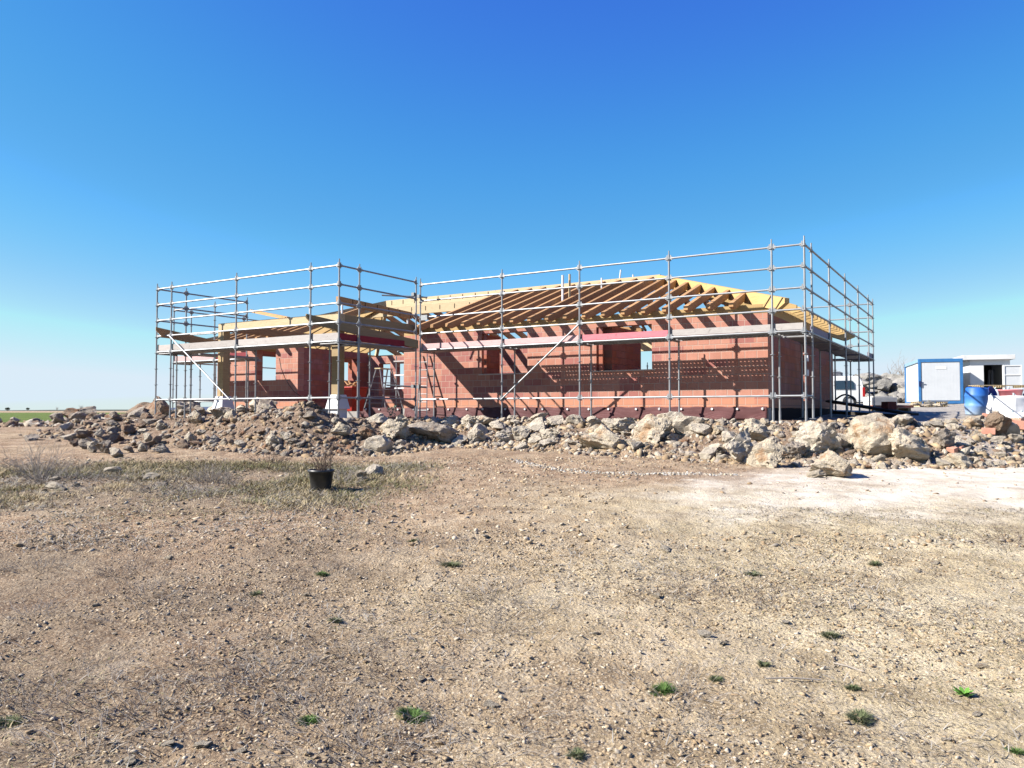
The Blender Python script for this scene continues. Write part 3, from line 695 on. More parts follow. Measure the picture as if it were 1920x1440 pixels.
# ------------------------------------------------------------------ the house
OH = (11.5, 1.2, -.25); HS = house_empty('brick_house', *OH)
tag(HS, 'unfinished single storey house of orange clay blocks with bare timber rafters', 'house')
def cells(m, along, c0, c1, a0, a1, z0, z1, holes):
    """wall between c0 and c1 in thickness, along 'u' or 'v' from a0 to a1, with holes (a0,a1,z0,z1)"""
    A = sorted({a0, a1} | {h[i] for h in holes for i in (0, 1)}); Z = sorted({z0, z1} | {h[i] for h in holes for i in (2, 3)})
    def solid(i, j):
        if not (0 <= i < len(A)-1 and 0 <= j < len(Z)-1): return False
        ca = (A[i]+A[i+1])/2; cz = (Z[j]+Z[j+1])/2
        return not any(h[0] < ca < h[1] and h[2] < cz < h[3] for h in holes)
    def P(a, c, z): return H(a, c, z) if along == 'u' else H(c, a, z)
    for i in range(len(A)-1):
        for j in range(len(Z)-1):
            if not solid(i, j): continue
            a, b, p, q = A[i], A[i+1], Z[j], Z[j+1]
            F = [[P(a, c0, p), P(b, c0, p), P(b, c0, q), P(a, c0, q)], [P(a, c1, p), P(b, c1, p), P(b, c1, q), P(a, c1, q)]]
            if not solid(i-1, j): F.append([P(a, c0, p), P(a, c1, p), P(a, c1, q), P(a, c0, q)])
            if not solid(i+1, j): F.append([P(b, c0, p), P(b, c1, p), P(b, c1, q), P(b, c0, q)])
            if not solid(i, j-1): F.append([P(a, c0, p), P(b, c0, p), P(b, c1, p), P(a, c1, p)])
            if not solid(i, j+1): F.append([P(a, c0, q), P(b, c0, q), P(b, c1, q), P(a, c1, q)])
            for f in F: m.add(f, [(0, 1, 2, 3)])
def wall(along, c0, c1, a0, a1, z0, z1, holes=(), label=None):
    m = HB(OH); cells(m, along, c0, c1, a0, a1, z0, z1, holes)
    bm_ = m.b('wall', M['brick_x' if along == 'u' else 'brick_y'], HS)
    b = bmesh.new(); b.from_mesh(bm_.data); bmesh.ops.remove_doubles(b, verts=b.verts, dist=1e-4); bmesh.ops.recalc_face_normals(b, faces=b.faces); b.to_mesh(bm_.data); b.free()
    if label: bm_['label'] = label
    return bm_
ZB, ZT = .08, 2.50
wall('u', 1.2, 1.5, 1.15, 13.07, ZB, ZT, [(8.27, 9.94, 1.15, 2.42), (4.28, 5.97, 1.12, 2.40)], 'long front wall with two window openings')
wall('u', 1.2, 1.5, 18.08, 22.6, ZB, ZT, [(19.25, 20.32, 1.15, 2.36)], 'short front wall behind the porch')
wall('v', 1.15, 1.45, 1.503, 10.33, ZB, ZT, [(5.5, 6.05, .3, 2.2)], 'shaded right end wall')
wall('u', 10.33, 10.63, 1.15, 22.6, ZB, ZT-.1, [(3.2, 4.5, 1.0, 2.2), (7.6, 9.4, 1.35, 2.5), (12.2, 14.2, 1.0, 2.3), (17.0, 18.6, .9, 2.3), (20.2, 22.2, 1.15, 2.3)])
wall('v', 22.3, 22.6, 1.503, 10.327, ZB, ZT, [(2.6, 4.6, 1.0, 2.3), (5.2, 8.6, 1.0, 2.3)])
wall('v', 18.08, 18.36, 1.503, 5.0, ZB, ZT-.15, [(3.42, 4.35, 1.2, 2.08)], 'shaded red wall of the porch recess')
wall('u', 5.0, 5.28, 13.1, 18.36, ZB, 2.2, [(15.9, 16.62, .9, 1.95), (16.9, 17.5, .6, 1.9)])
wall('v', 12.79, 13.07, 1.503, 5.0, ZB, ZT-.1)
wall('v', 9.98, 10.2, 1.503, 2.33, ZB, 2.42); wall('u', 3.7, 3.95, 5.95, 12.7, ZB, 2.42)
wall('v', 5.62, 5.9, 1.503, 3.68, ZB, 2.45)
wall('u', 6.6, 6.85, 1.453, 12.0, ZB, 1.35)
# groove and dark-block details of the block work are in the material; lintels, sills and floor
m = HB(OH); m.box(H(22.6, 1.52, -.24), H(1.16, 10.6, .075)); m.b('floor_slab', M['concrete'], HS)
for a, b_ in ((8.17, 10.04), (4.18, 6.07)):
    m = HB(OH); m.box(H(a, 1.17, 1.11), H(b_, 1.197, 1.145)); m.b('sill', basic('mortar_sill', (.60, .50, .44), (.48, .38, .33), 6, .9), HS)
for u, w_ in ((5.9, .12), (9.86, .1)):
    m = HB(OH); m.box(H(u, 1.215, 1.16), H(u-w_, 1.29, 2.395)); m.b('window_jamb', M['brick_y'], HS)
# drainage membrane with its white fixing discs
def membrane():
    m, t, b = new_mat('dimpled_membrane', .6, spec=.25); tc = t.add('TexCoord').outputs['Object']
    vo = t.add('TexVoronoi'); vo.inputs['Scale'].default_value = 42; vo.inputs['Randomness'].default_value = .0; t.link(tc, vo.inputs['Vector'])
    t.link(t.ramp(t.noise(tc, 2.0, 6), [(.3, (.055, .014, .015)), (.7, (.10, .036, .036))]), b.inputs['Base Color'])
    bump(t, b, vo.outputs['Distance'], 1.0, .012); return m
MEM = membrane(); DISC = basic('white_plastic', (.8, .8, .8), (.74, .74, .74), 3, .5)
for a0, a1, flap in ((1.17, 13.0, .05), (13.15, 15.0, .03)):
    nx_ = int((a1-a0)/.06); V = []; Fc = []
    for i in range(nx_+1):
        u = a0 + (a1-a0)*i/nx_
        for j in range(8):
            t_ = j/7; o = 1.185 - .006 - t_**1.6*(flap + .07*abs(math.sin(u*1.9))**3 + .03*math.sin(u*6.1)*t_) ; zz_ = .10 - .33*t_ + .010*math.sin(u*11)*(1-t_)
            V.append(H(u, o, zz_))
    for i in range(nx_):
        for j in range(7): a = i*8+j; Fc.append((a, a+8, a+9, a+1))
    m = HB(OH); m.add(V, Fc); mo = m.b('drainage_membrane', MEM, HS, smooth=True)
    md = mo.modifiers.new('thick', 'SOLIDIFY'); md.thickness = .006; md.offset = 1
    u = a0 + .12
    while u < a1:
        m = HB(OH); m.tube(H(u, 1.185, .05+random.uniform(-.01, .01)), H(u, 1.13, .045), .03, 10); m.b('fixing_disc', DISC, mo); u += .72 + .12*math.sin(u*3)
m = HB(OH); cells(m, 'u', 1.21, 1.5, 1.15, 18.0, -.35, .072, []); m.b('footing', M['concrete'], HS)
m = HB(OH); m.box(H(1.15, 1.503, -.35), H(1.2, 10.6, .075)); m.b('footing', basic('dark_footing', (.035, .016, .016), (.022, .012, .013), 3, .9, spec=.1), HS)  # right end footing in near-black brown

# timber wall plates
for nm, (a, b_) in (('wall_plate', (1.15, 13.07)), ('wall_plate', (18.1, 22.6))):
    m = HB(OH); m.box(H(a, 1.205, 2.503), H(b_, 1.36, 2.74)); m.b(nm, M['wood_gold' if a < 5 else 'wood_cream'], HS)
m = HB(OH); m.box(H(1.155, 1.363, 2.503), H(1.31, 10.62, 2.74)); m.b('wall_plate', M['wood_gold'], HS)
m = HB(OH); m.box(H(22.44, 1.363, 2.503), H(22.595, 10.62, 2.74)); m.b('wall_plate', M['wood_gold'], HS)
m = HB(OH); m.box(H(1.32, 10.46, 2.403), H(22.43, 10.62, 2.74)); m.b('wall_plate', M['wood_cream'], HS)
def zr(d): return 2.94 + .347*d               # top of the rafters, d = distance in from the wall face
def rafter_poly(d0, d1, dep=.215):
    return [(d0, zr(d0)), (d0, zr(d0)-.10), (d0+.22, zr(d0+.22)-dep), (d1, zr(d1)-dep), (d1, zr(d1))]
RW = .115; RID = 4.7
def rafter(side, a, d1, d0=-.57, mat='wood_brown'):
    m = HB(OH); pl = rafter_poly(d0, d1)
    if side == 'front': m.prism([H(a+RW/2, 1.2+d, z) for d, z in pl], Vector(H(-RW, 0, 0)))
    if side == 'back': m.prism([H(a+RW/2, 10.63-d, z) for d, z in pl], Vector(H(-RW, 0, 0)))
    if side == 'right': m.prism([H(1.15+d, a-RW/2, z) for d, z in pl], Vector((0, RW, 0)))
    if side == 'left': m.prism([H(22.6-d, a-RW/2, z) for d, z in pl], Vector((0, RW, 0)))
    return m.b('rafter', M[mat], HS)
u = 1.92
while u < 12.6:
    rafter('front', u, min(RID-.06, u-1.15-.12)); u += .597
u = 18.5
while u < 22.2:
    rafter('front', u, min(RID-.06, 22.6-u-.12)); u += .6
v = 1.95
while v < 10.1:
    d = min(v-1.2, 10.63-v)-.14
    if d > .1: rafter('right', v, d, mat='wood_gold')
    if d > .1: rafter('left', v, d, mat='wood_gold')
    v += .55
u = 2.2
while u < 21.8:
    rafter('back', u, min(RID-.06, u-1.15-.12, 22.6-u-.12)); u += .66
# ridge and hips
m = HB(OH); m.beam(H(5.80, 5.9, zr(RID)+.03), H(17.94, 5.9, zr(RID)+.03), .12, .32, top=True); ridge = m.b('ridge_beam', M['wood_cream'], HS)
m = HB(OH); m.beam(H(6.6, 5.9, zr(RID)-.293), H(19.6, 5.9, zr(RID)-.293), .118, .34, top=True); ridge2 = m.b('ridge_beam', M['wood_cream'], HS)
SLOT = basic('mortise_shadow_gap', (.05, .035, .02), (.03, .02, .012), 4, 1.0)  # dark strips on the beam faces paint the shade inside the mortises
m = HB(OH)
u = 12.75
while u < 17.8: m = HB(OH); m.box(H(u-.02, 5.838, zr(RID)-.18), H(u+.02, 5.845, zr(RID)-.0)); m.b('mortise_shade', SLOT, ridge); u += .6
m = HB(OH); u = 12.9
while u < 19.4: m = HB(OH); m.box(H(u-.02, 5.839, zr(RID)-.52), H(u+.02, 5.845, zr(RID)-.34)); m.b('mortise_shade', SLOT, ridge2); u += .72
def hip(c, apex, mat, dep=.34):
    m = HB(OH); cu, cv = c; au, av = apex; n = Vector((au-cu, av-cv)); L = n.length; n /= L
    s = (zr(RID)-zr(-.62))/L
    def pt(t, dz): return H(cu+n.x*t, cv+n.y*t, zr(-.62)+s*t+dz+.03)
    poly = [pt(0, 0), pt(0, -.12), pt(.36, -dep), pt(L, -dep), pt(L, 0)]
    sd = Vector(H(-n.y, n.x, 0)).normalized()*.13
    m.prism([Vector(p) - sd/2 for p in poly], sd); return m.b('hip_beam', M[mat], HS)
hip((.53, .58), (5.87, 5.9), 'wood_gold'); hip((.53, 11.25), (5.87, 5.93), 'wood_gold')
hip((23.22, .58), (17.9, 5.9), 'wood_cream'); hip((23.22, 11.25), (17.9, 5.93), 'wood_cream')
# porch: posts, perimeter beams, loose ends of the roof
for u, v, z0_ in ((12.36, -2.62, .12), (17.36, -2.62, .12)):
    m = HB(OH); m.box(H(u-.13, v-.13, z0_), H(u+.13, v+.13, 2.55)); po = m.b('porch_post', M['wood_post'], HS, bevel=.006)
    pd = HB(OH); gp_ = .33; zt = .46
    def fr(z, h): return [H(u-h, v-h, z), H(u+h, v-h, z), H(u+h, v+h, z), H(u-h, v+h, z)]
    def frus(za, ha, zb, hb): pd.add(fr(za, ha)+fr(zb, hb), [(0,1,2,3)[::-1], (4,5,6,7), (0,1,5,4), (1,2,6,5), (2,3,7,6), (3,0,4,7)])
    frus(.05, .25, zt, .17); frus(-.46, .185, .047, .19)
    pd.b('pedestal', M['white_board'], po)
m = HB(OH); m.box(H(12.22, -2.74, 2.553), H(17.5, -2.50, 2.80)); m.b('porch_beam', M['wood_cream'], HS, bevel=.006)
m = HB(OH); m.box(H(12.26, -2.497, 2.50), H(12.46, 1.18, 2.79)); m.b('porch_beam', M['wood_post'], HS, bevel=.006)
m = HB(OH); m.box(H(17.28, -2.497, 2.553), H(17.46, 1.18, 2.78)); m.b('porch_beam', M['wood_brown'], HS, bevel=.006)
def loose(name, p, q, w, h, mat, cham=True, lab=None):
    m = HB(OH); p = Vector(p); q = Vector(q); d = (q-p).normalized(); sd = d.cross(Vector((0, 0, 1))).normalized()*w
    up = Vector((0, 0, 1)); L = (q-p).length
    pl = [p + up*h/2, p + up*(h*.12 if cham else -h/2)] + ([p + d*(h*.7) - up*h/2] if cham else []) + [q - up*h/2, q + up*h/2]
    m.prism([a - sd/2 for a in pl], sd); o = m.b(name, M[mat], HS)
    if lab: o['label'] = lab
    return o
def uvz(p): dx = np.array([p[0]-CX, p[1]-CY]); return H(dx @ UL, dx @ VB, p[2])
A = loose('porch_ridge_beam', H(12.75, -2.25, 3.275), H(12.75, 1.15, 3.155), .14, .215, 'wood_brown', False)
sg = HB(OH)
for k in range(6): v_ = -1.7 + k*.55; sg = HB(OH); sg.box(H(12.682, v_, 3.19-.035*(v_+2.25)), H(12.676, v_+.03, 3.37-.035*(v_+2.25))); sg.b('mortise_shade', SLOT, A)
m = HB(OH); m.tube(H(12.62, -2.2, 2.80), H(12.62, -2.2, 3.17), .03, 8); m.b('prop', M['white_board'], HS)
m = HB(OH); m.tube(H(12.75, 1.0, 2.745), H(12.75, 1.0, 3.05), .03, 8); m.b('prop', M['white_board'], HS)
loose('corner_rafter', uvz(at(574, 597, 22.0)), uvz(at(783, 646, 23.7)), .11, .25, 'wood_post', True, 'corner rafter with a cut tail jutting over the scaffold')
loose('corner_rafter', uvz(at(292, 621, 24.9)), uvz(at(412, 648, 25.8)), .11, .26, 'wood_brown', True, 'left corner rafter with a cut tail jutting out past the scaffold')
loose('rafter', uvz(at(541, 597, 25.2)), uvz(at(471, 583, 28.5)), .10, .10, 'wood_brown', False)
m = HB(OH); m.beam(uvz(at(533, 597, 24.75)), uvz(at(547, 610, 24.72)), .04, .12); m.b('plank', M['wood_brown'], HS)  # dark board added in place of the diagonal shadow on the porch beam
for x, y0, y1, d in ((1055, 516, 590, 25.5), (1068, 514, 588, 25.6), (1128, 521, 560, 26.5), (1187, 515, 560, 27), (1162, 506, 522, 27.5), (581, 566, 588, 26)):
    m = HB(OH); m.tube(uvz(at(x, y1, d)), uvz(at(x+(2 if x == 1162 else 0), y0, d)), .038 if x in (1055, 1068) else .027, 8)
    m.b('prop', M['white_board' if x != 1068 else 'wood_cream'] if x < 1200 else M['galv'], HS)
m = HB(OH); m.box(H(9.4, 5.2, 2.62), H(6.2, 5.35, 2.75)); m.box(H(9.4, 4.6, 2.62), H(6.2, 4.72, 2.75)); m.b('ceiling_joist', M['wood_brown'], HS)
loose('rafter', uvz(at(1212, 622, 27)), uvz(at(1180, 570, 27)), .1, .14, 'wood_brown', False)

# ------------------------------------------------------------------ things in and around the porch
def local_thing(name, p, label, cat, rz=-TH, group=None):
    e = empty(name, p, rz); return tag(e, label, cat, group)
# red hopper filled with debris
e = local_thing('rubbish_bin', W(14.1, -.2, -.02), 'red tapered bin heaped with waste wood under the porch', 'bin')
m = MB()
def frustum(m, z0, a0, b0, z1, a1, b1, cap=True):
    vs = [(-a0,-b0,z0),(a0,-b0,z0),(a0,b0,z0),(-a0,b0,z0),(-a1,-b1,z1),(a1,-b1,z1),(a1,b1,z1),(-a1,b1,z1)]
    m.add(vs, [(0,3,2,1),(0,1,5,4),(1,2,6,5),(2,3,7,6),(3,0,4,7)] + ([(4,5,6,7)] if cap else []))
frustum(m, 0, .26, .26, .74, .36, .36); m.box((-.385, -.385, .74), (.385, .385, .79)); m.build('body', basic('red_plastic', (.50, .035, .02), (.36, .03, .02), 3, .5), e, bevel=.01)
m = MB()
for i in range(14): a = random.uniform(0, 6); p = Vector((random.uniform(-.22, .22), random.uniform(-.2, .2), .80)); m.beam(p, p + Vector((math.cos(a)*.3, math.sin(a)*.3, random.uniform(.02, .24))), .05, .025)
m.build('waste_wood', M['wood_brown'], e)
# trestle ladder
e = local_thing('trestle_ladder', W(15.5, 3.0, .08), 'aluminium trestle ladder with splayed legs in the porch recess', 'ladder')
al = M['galv']
for i, y in enumerate((-.42, .42)):
    for s in (-1, 1):
        m = MB(); m.beam((s*.52, y*1.15, 0), (s*.10, y*.75, 1.45), .05, .03); m.build('leg', al, e)
for s in (-1, 1):
    m = MB()
    for k in range(5):
        t = .14 + k*.17; x = s*(.52-.42*t); yy = .42*(1.15-.4*t); m.tube((x, -yy, 1.45*t), (x, yy, 1.45*t), .016, 6)
    m.build('rung', al, e)
m = MB(); m.box((-.14, -.36, 1.452), (.14, .36, 1.49)); m.build('top_board', M['wood_cream'], e)
e = local_thing('trestle_ladder', W(13.9, 3.6, .08), 'low white trestle at the right side of the porch recess', 'trestle')
for s in (-1, 1):
    for y in (-.5, .5): m = MB(); m.beam((s*.3, y, 0), (s*.06, y, 1.2), .045, .03); m.build('leg', al, e)
m = MB(); m.box((-.9, -.55, 1.203), (.9, -.3, 1.24)); m.box((-.9, .1, 1.203), (.9, .35, 1.24)); m.build('platform', M['white_board'], e)
e = local_thing('work_platform', W(14.4, 4.3, .08), 'tubular work platform with white boards inside the porch recess', 'platform')
for x in (-1.3, .0, 1.1):
    for y in (-.35, .35): m = MB(); m.tube((x, y, 0), (x, y, 2.0), .024, 8); m.build('pole', M['galv'], e)
for z in (.75, 1.25): m = MB(); m.box((-1.35, -.4, z), (1.15, -.36, z+.05)); m.build('rail', M['white_board'], e)
m = MB(); m.box((-1.4, -.4, 1.78), (1.2, .4, 1.83)); m.build('platform', M['toe_grey'], e)
m = MB(); m.box((-.5, -.44, 1.0), (-.1, -.41, 1.65)); m.build('panel', M['white_board'], e)
# ladder leaning on the long wall
e = local_thing('ladder', W(11.75, .62, -.25), 'thin ladder leaning against the left end of the long brick wall', 'ladder', -TH)
p0, p1 = Vector((-.1, 0, 0)), Vector((-.42, .52, 2.1)); sd = Vector((.17, .0, 0))
for s in (-1, 1): m = MB(); m.beam(p0 + sd*s*1.2, p1 + sd*s*.8, .03, .05); m.build('stile', M['galv_dark'], e)
m = MB()
for k in range(1, 8): t = k/8; c = p0.lerp(p1, t); m.tube(c - sd*(1.2-.4*t), c + sd*(1.2-.4*t), .014, 6)
m.build('rung', M['galv_dark'], e)
# hanging hose before the short wall
m = MB(); pts = [at(524, 672, 27.4), at(527, 690, 27.3), at(534, 708, 27.3), at(542, 722, 27.2), at(552, 735, 27.2), at(566, 744, 27.2)]
o = m.path(pts, .012, 6).build('hose', basic('black_rubber', (.02, .02, .022), (.012, .012, .012), 3, .5)); tag(o, 'thin black hose hanging in front of the short brick wall', 'hose')
# green netting and small debris on the footing
e = local_thing('netting', W(13.2, .75, -.25), 'crumpled green net lying on the ground by the inner corner', 'net')
m = MB(); gm = basic('green_net', (.10, .34, .24), (.05, .2, .14), 9, .8)
rr = random.Random(4)
for k in range(26): a = rr.uniform(0, 6.28); q = Vector((rr.uniform(-.16, .16), rr.uniform(-.1, .1), rr.uniform(0, .35))); m.tube(q, q+Vector((math.cos(a)*.1, math.sin(a)*.08, rr.uniform(-.1, .15))), .012, 5)
m.build('bundle', gm, e)

# ------------------------------------------------------------------ pot with bare shrub
TWIG = basic('dry_twig', (.13, .085, .065), (.08, .055, .045), 7, .9); TWIG2 = basic('grey_twig', (.40, .35, .30), (.27, .235, .205), 7, .9)
def twigs(m, base, n, L, spread, rnd, r=.006, depth=2):
    def grow(p, d, l, r, k):
        segs = 3; q = p
        for i in range(segs):
            d = (d + Vector((rnd.gauss(0, .16), rnd.gauss(0, .16), rnd.gauss(.03, .1)))).normalized(); q2 = q + d*l/segs
            m.tube(q, q2, r*(1-.22*i), 4, r*(1-.22*(i+1)), cap=False); q = q2
            if k > 0 and rnd.random() < .75:
                s = (d + Vector((rnd.gauss(0, .6), rnd.gauss(0, .6), rnd.gauss(.1, .35)))).normalized(); grow(q, s, l*.5, r*.6, k-1)
    for _ in range(n):
        a = rnd.uniform(0, 6.28); s = rnd.uniform(.1, 1)*spread; d = Vector((math.cos(a)*s, math.sin(a)*s, 1)).normalized()
        grow(base + Vector((math.cos(a)*s*.12, math.sin(a)*s*.12, 0)), d, L*rnd.uniform(.55, 1), r, depth)
pp = at(602, 917, 12.2); pp.z = gz(pp.x, pp.y) - .015
e = empty('potted_shrub', pp); tag(e, 'bare twiggy shrub in a black plastic nursery pot', 'potted plant')
m = MB(); m.lathe([(0, 0), (.145, 0), (.150, .02), (.187, .285), (.202, .285), (.202, .325), (.185, .325), (.18, .28), (0, .27)], (0, 0, 0), 32)
m.build('pot', basic('black_plastic', (.022, .023, .026), (.035, .035, .038), 5, .42, spec=.5), e, smooth=True)
m = MB(); m.lathe([(0, .292), (.09, .296), (.175, .282)], (0, 0, 0), 24); m.build('soil', basic('potting_soil', (.07, .05, .035), (.04, .028, .02), 20, 1.0), e)
m = MB(); rnd = random.Random(3); twigs(m, Vector((0, 0, .27)), 26, .34, .75, rnd, .0055, 2); twigs(m, Vector((.13, 0, .27)), 2, .52, .12, rnd, .006, 1); m.build('branches', TWIG, e)

# bare bushes
for i, (x, y, h, n, lab, mt) in enumerate([
  (75, 898, .62, 46, 'grey leafless bush at the far left of the grass', TWIG2), (398, 905, .34, 50, 'low silvery dead bush in the middle of the grass', TWIG2),
  (505, 868, .24, 34, 'low reddish bare shrub just left of the potted one', TWIG), (640, 905, .22, 34, 'dead twig tangle beside the two stones by the pot', TWIG2),
  (715, 1395, .10, 34, 'flattened grey dead shrub right of the brightest green tuft', TWIG2), (1262, 1282, .16, 36, 'small upright grey dead shrub behind a green tuft', TWIG2),
  (728, 1250, .12, 22, 'tiny dark dead shrub above the brightest green tuft', TWIG), (1700, 1085, .10, 40, 'dark dried weed clump on the right', TWIG),
  (280, 1115, .13, 40, 'grey brown dead shrub on the left foreground', TWIG2), (300, 1335, .12, 40, 'straggling dead shrub low on the left', TWIG2),
  (570, 1330, .09, 36, 'sprawling grey dead twigs behind a green tuft', TWIG2), (75, 1068, .12, 40, 'dark dry shrub at the left edge of the near ground', TWIG2),
  (600, 1205, .06, 46, 'dark flat rosette of dead stems', TWIG), (20, 1330, .10, 40, 'dead shrub cut by the left edge of the picture', TWIG2),
  (1770, 1330, .06, 18, 'dark broken twigs left of the bright green weed', TWIG), (500, 1270, .1, 40, 'grey straw-like dead shrub left of the middle foreground', TWIG2)]):
    p = hit(x, y); m = MB(); rnd = random.Random(50+i); twigs(m, Vector((0, 0, -.01)), n, h, 1.6 if h > .3 else 2.6, rnd, .0045 if p.y > 8 else .0022, 2)
    o = m.build('bare_twig_clump', mt); o.location = p; tag(o, lab, 'bush')
# small flattened dead tufts scattered over the near ground
TUFT = []
for k in range(8):
    m = MB(); rnd = random.Random(90+k); twigs(m, Vector((0, 0, -.004)), 34, .11, 3.2, rnd, .0019, 2)
    TUFT.append(m.build('bare_twig_clump', TWIG2 if k % 3 else TWIG))
rnd = random.Random(17); k = 0
while k < 70:
    x, y = rnd.uniform(20, 1900), 985 + 440*rnd.random()
    if x > 900 and rnd.random() < .62: continue
    p = hit(x, y); o = TUFT[k] if k < 8 else TUFT[k % 8].copy()
    if k >= 8: COL.objects.link(o)
    q = rnd.uniform(.7, 1.5); o.location = p; o.rotation_euler = (0, 0, rnd.uniform(0, 6)); o.scale = (q, q, q*.7)
    tag(o, 'small flattened dead tuft on the near ground', 'bush', 'dead tufts on the near ground'); k += 1
for k in range(30):
    x, y = rnd.uniform(-20, 560), rnd.uniform(866, 926)
    p = hit(x, y); o = TUFT[k % 8].copy(); COL.objects.link(o); q = rnd.uniform(1.2, 2.6); o.location = p; o.rotation_euler = (0, 0, rnd.uniform(0, 6)); o.scale = (q, q, q*rnd.uniform(.35, .75))
    tag(o, 'tangled dead bush among the matted grass at the left', 'bush', 'dead bushes in the matted grass at the left')
# grass: blades as thin curved strips
def blades(X, Y, L, lean, wid, mat, name, label, seed, curl=.5):
    r = np.random.default_rng(seed); n = len(X); a = r.uniform(0, 6.28, n); Z = ground(X, Y)
    d = np.stack([np.cos(a), np.sin(a)], -1); s = np.stack([-d[:, 1], d[:, 0]], -1)
    el = lean[:, None]; V = []
    for t, w in ((0, 1), (.55, .8), (1, .12)):
        h = L*t*np.sin(lean)*(1 - curl*t*t*.6); f = L*t*np.cos(lean) + L*curl*t*t*.3
        c = np.stack([X + d[:, 0]*f, Y + d[:, 1]*f, Z + h + .002], -1)
        o = np.concatenate([s, np.zeros((n, 1))], -1)*(wid*w)[:, None]
        V += [c - o, c + o]
    V = np.stack(V, 1).reshape(-1, 3); b = np.arange(n)[:, None]*6
    Fc = np.concatenate([b + np.array([0, 1, 3, 2]), b + np.array([2, 3, 5, 4])], 0)
    o = mesh_np(name, V, Fc, mat); return o
DULL = basic('dull_green_grass', (.095, .125, .045), (.14, .15, .075), 12, .85)
GREEN = basic('green_grass', (.06, .13, .022), (.11, .18, .04), 12, .8); OLIVE = basic('olive_grass', (.17, .17, .065), (.24, .21, .10), 6, .9)
STRAW = basic('straw', (.56, .45, .27), (.40, .31, .18), 6, .9); DEAD = basic('dead_grey_grass', (.27, .215, .155), (.15, .12, .088), 6, .95)
PALE = basic('bleached_stems', (.44, .40, .34), (.30, .27, .23), 6, .9)
def field(n, x0, x1, y0, y1, seed, maskf):
    r = np.random.default_rng(seed); X = r.uniform(x0, x1, n); Y = r.uniform(y0, y1, n)
    k = r.uniform(0, 1, n) < maskf(X, Y); return X[k], Y[k], r
def vegmask(X, Y): return np.clip(sstep((-X - .9)/1.8)*sstep((Y-10.0)/1.2)*sstep((16.4-Y)/1.5) * (.68 + 3.0*fbm(X, Y, .7, 4, 5)), 0, 1)
for n, mat, L0, L1, seed, nm, lab in ((130000, OLIVE, .03, .15, 61, 'grass', 'olive green grass tangled in the left middle ground'), (110000, STRAW, .04, .17, 62, 'dry_grass', 'straw coloured dry grass in the left middle ground'),
                            (70000, PALE, .06, .28, 63, 'dry_grass', 'bleached dead stems matted over the left middle ground'), (30000, DEAD, .04, .14, 64, 'dry_grass', 'grey dead grass in the left middle ground')):
    off = seed*3.1
    X, Y, r = field(n, -11.5, 1.5, 10.3, 16.6, seed, lambda a, b: vegmask(a, b)*np.clip(.52 + 3.6*fbm(a+off, b-off, .8, 3, seed), 0, 1))
    L = r.uniform(L0, L1, len(X)); o = blades(X, Y, L, r.uniform(.15, 1.15, len(X)) if mat is not PALE else r.uniform(.02, .5, len(X)), np.full(len(X), .0045)*r.uniform(.6, 1.2, len(X)), mat, nm, lab, seed); tag(o, lab, None, kind='stuff')
def nearmask(X, Y): return np.clip((.5 + .6*sstep((-X+.8)/3.0))*np.clip(.30 + 3.0*fbm(X, Y, .7, 4, 15), 0, 1), 0, 1)
for n, mat, L0, L1, seed, nm, lab in ((150000, DEAD, .015, .06, 71, 'dry_grass', 'grey dead grass matted on the near ground'), (110000, STRAW, .012, .05, 72, 'dry_grass', 'short straw on the near ground'),
                            (70000, PALE, .03, .12, 73, 'dry_grass', 'bleached stems lying on the near ground'), (80000, OLIVE, .012, .04, 74, 'grass', 'sparse olive green grass on the near ground')):
    off = seed*2.3
    X, Y, r = field(n, -7.5, 7.5, 2.6, 10.6, seed, lambda a, b: nearmask(a+off*.02, b)*np.clip(.5 + 2.8*fbm(a+off, b-off, .8, 3, seed), 0, 1)*(np.abs(a) < b*.7+.4))
    L = r.uniform(L0, L1, len(X)); o = blades(X, Y, L, r.uniform(.03, .7, len(X)), (.0013 + .00042*Y)*r.uniform(.6, 1.2, len(X)), mat, nm, lab, seed); tag(o, lab, None, kind='stuff')
# green tufts one can point at
for i, (x, y, w, lab) in enumerate([(772, 1352, 56, 'brightest green grass tuft, low in the middle of the near ground'), (1242, 1298, 46, 'green grass tuft in front of an upright dead shrub'),
  (578, 1358, 36, 'green grass tuft with dead twigs behind it'), (604, 1078, 24, 'small green tuft on the left of the middle ground'), (1080, 1425, 34, 'green tuft at the bottom edge near the centre'),
  (1412, 1080, 34, 'green tuft right of centre above the bare patch'), (1556, 1194, 34, 'flat green tuft on the tan ground at the right'), (1906, 1415, 34, 'green tuft cut by the lower right edge'),
  (1598, 1292, 28, 'dull green tuft near two thin sticks'), (14, 1362, 44, 'green tuft at the lower left edge'), (628, 1168, 26, 'dull green tuft left of the centre'), (1432, 1253, 24, 'small green tuft left of a thin stick'),
  (846, 1062, 40, 'wide dull green tuft in the centre of the ground'), (1640, 1060, 24, 'dull green tuft high on the right'), (1342, 1276, 24, 'tiny green tuft beside the reddish dry weeds'), (480, 1116, 22, 'small dark green tuft on the left'),
  (1612, 1352, 44, 'grey green spreading tuft low on the right'), (775, 1015, 24, 'small green tuft just below the potted shrub level')]):
    p = hit(x, y); rad = w*p.y/F_PX/2; n = int(150 + 8*w); r = np.random.default_rng(300+i); a = r.uniform(0, 6.28, n); q = rad*np.sqrt(r.uniform(0, 1, n))*.75
    X = p.x + np.cos(a)*q; Y = p.y + np.sin(a)*q*.8; L = rad*r.uniform(.25, 1.0, n)*(1.1 - q/rad*.5)
    o = blades(X, Y, L, r.uniform(.15, 1.4, n), np.full(n, .0017), GREEN if i in (0, 1, 2, 3, 7) else DULL, 'grass_tuft', lab, 300+i, .7); tag(o, lab, 'grass tuft', 'green grass tufts')
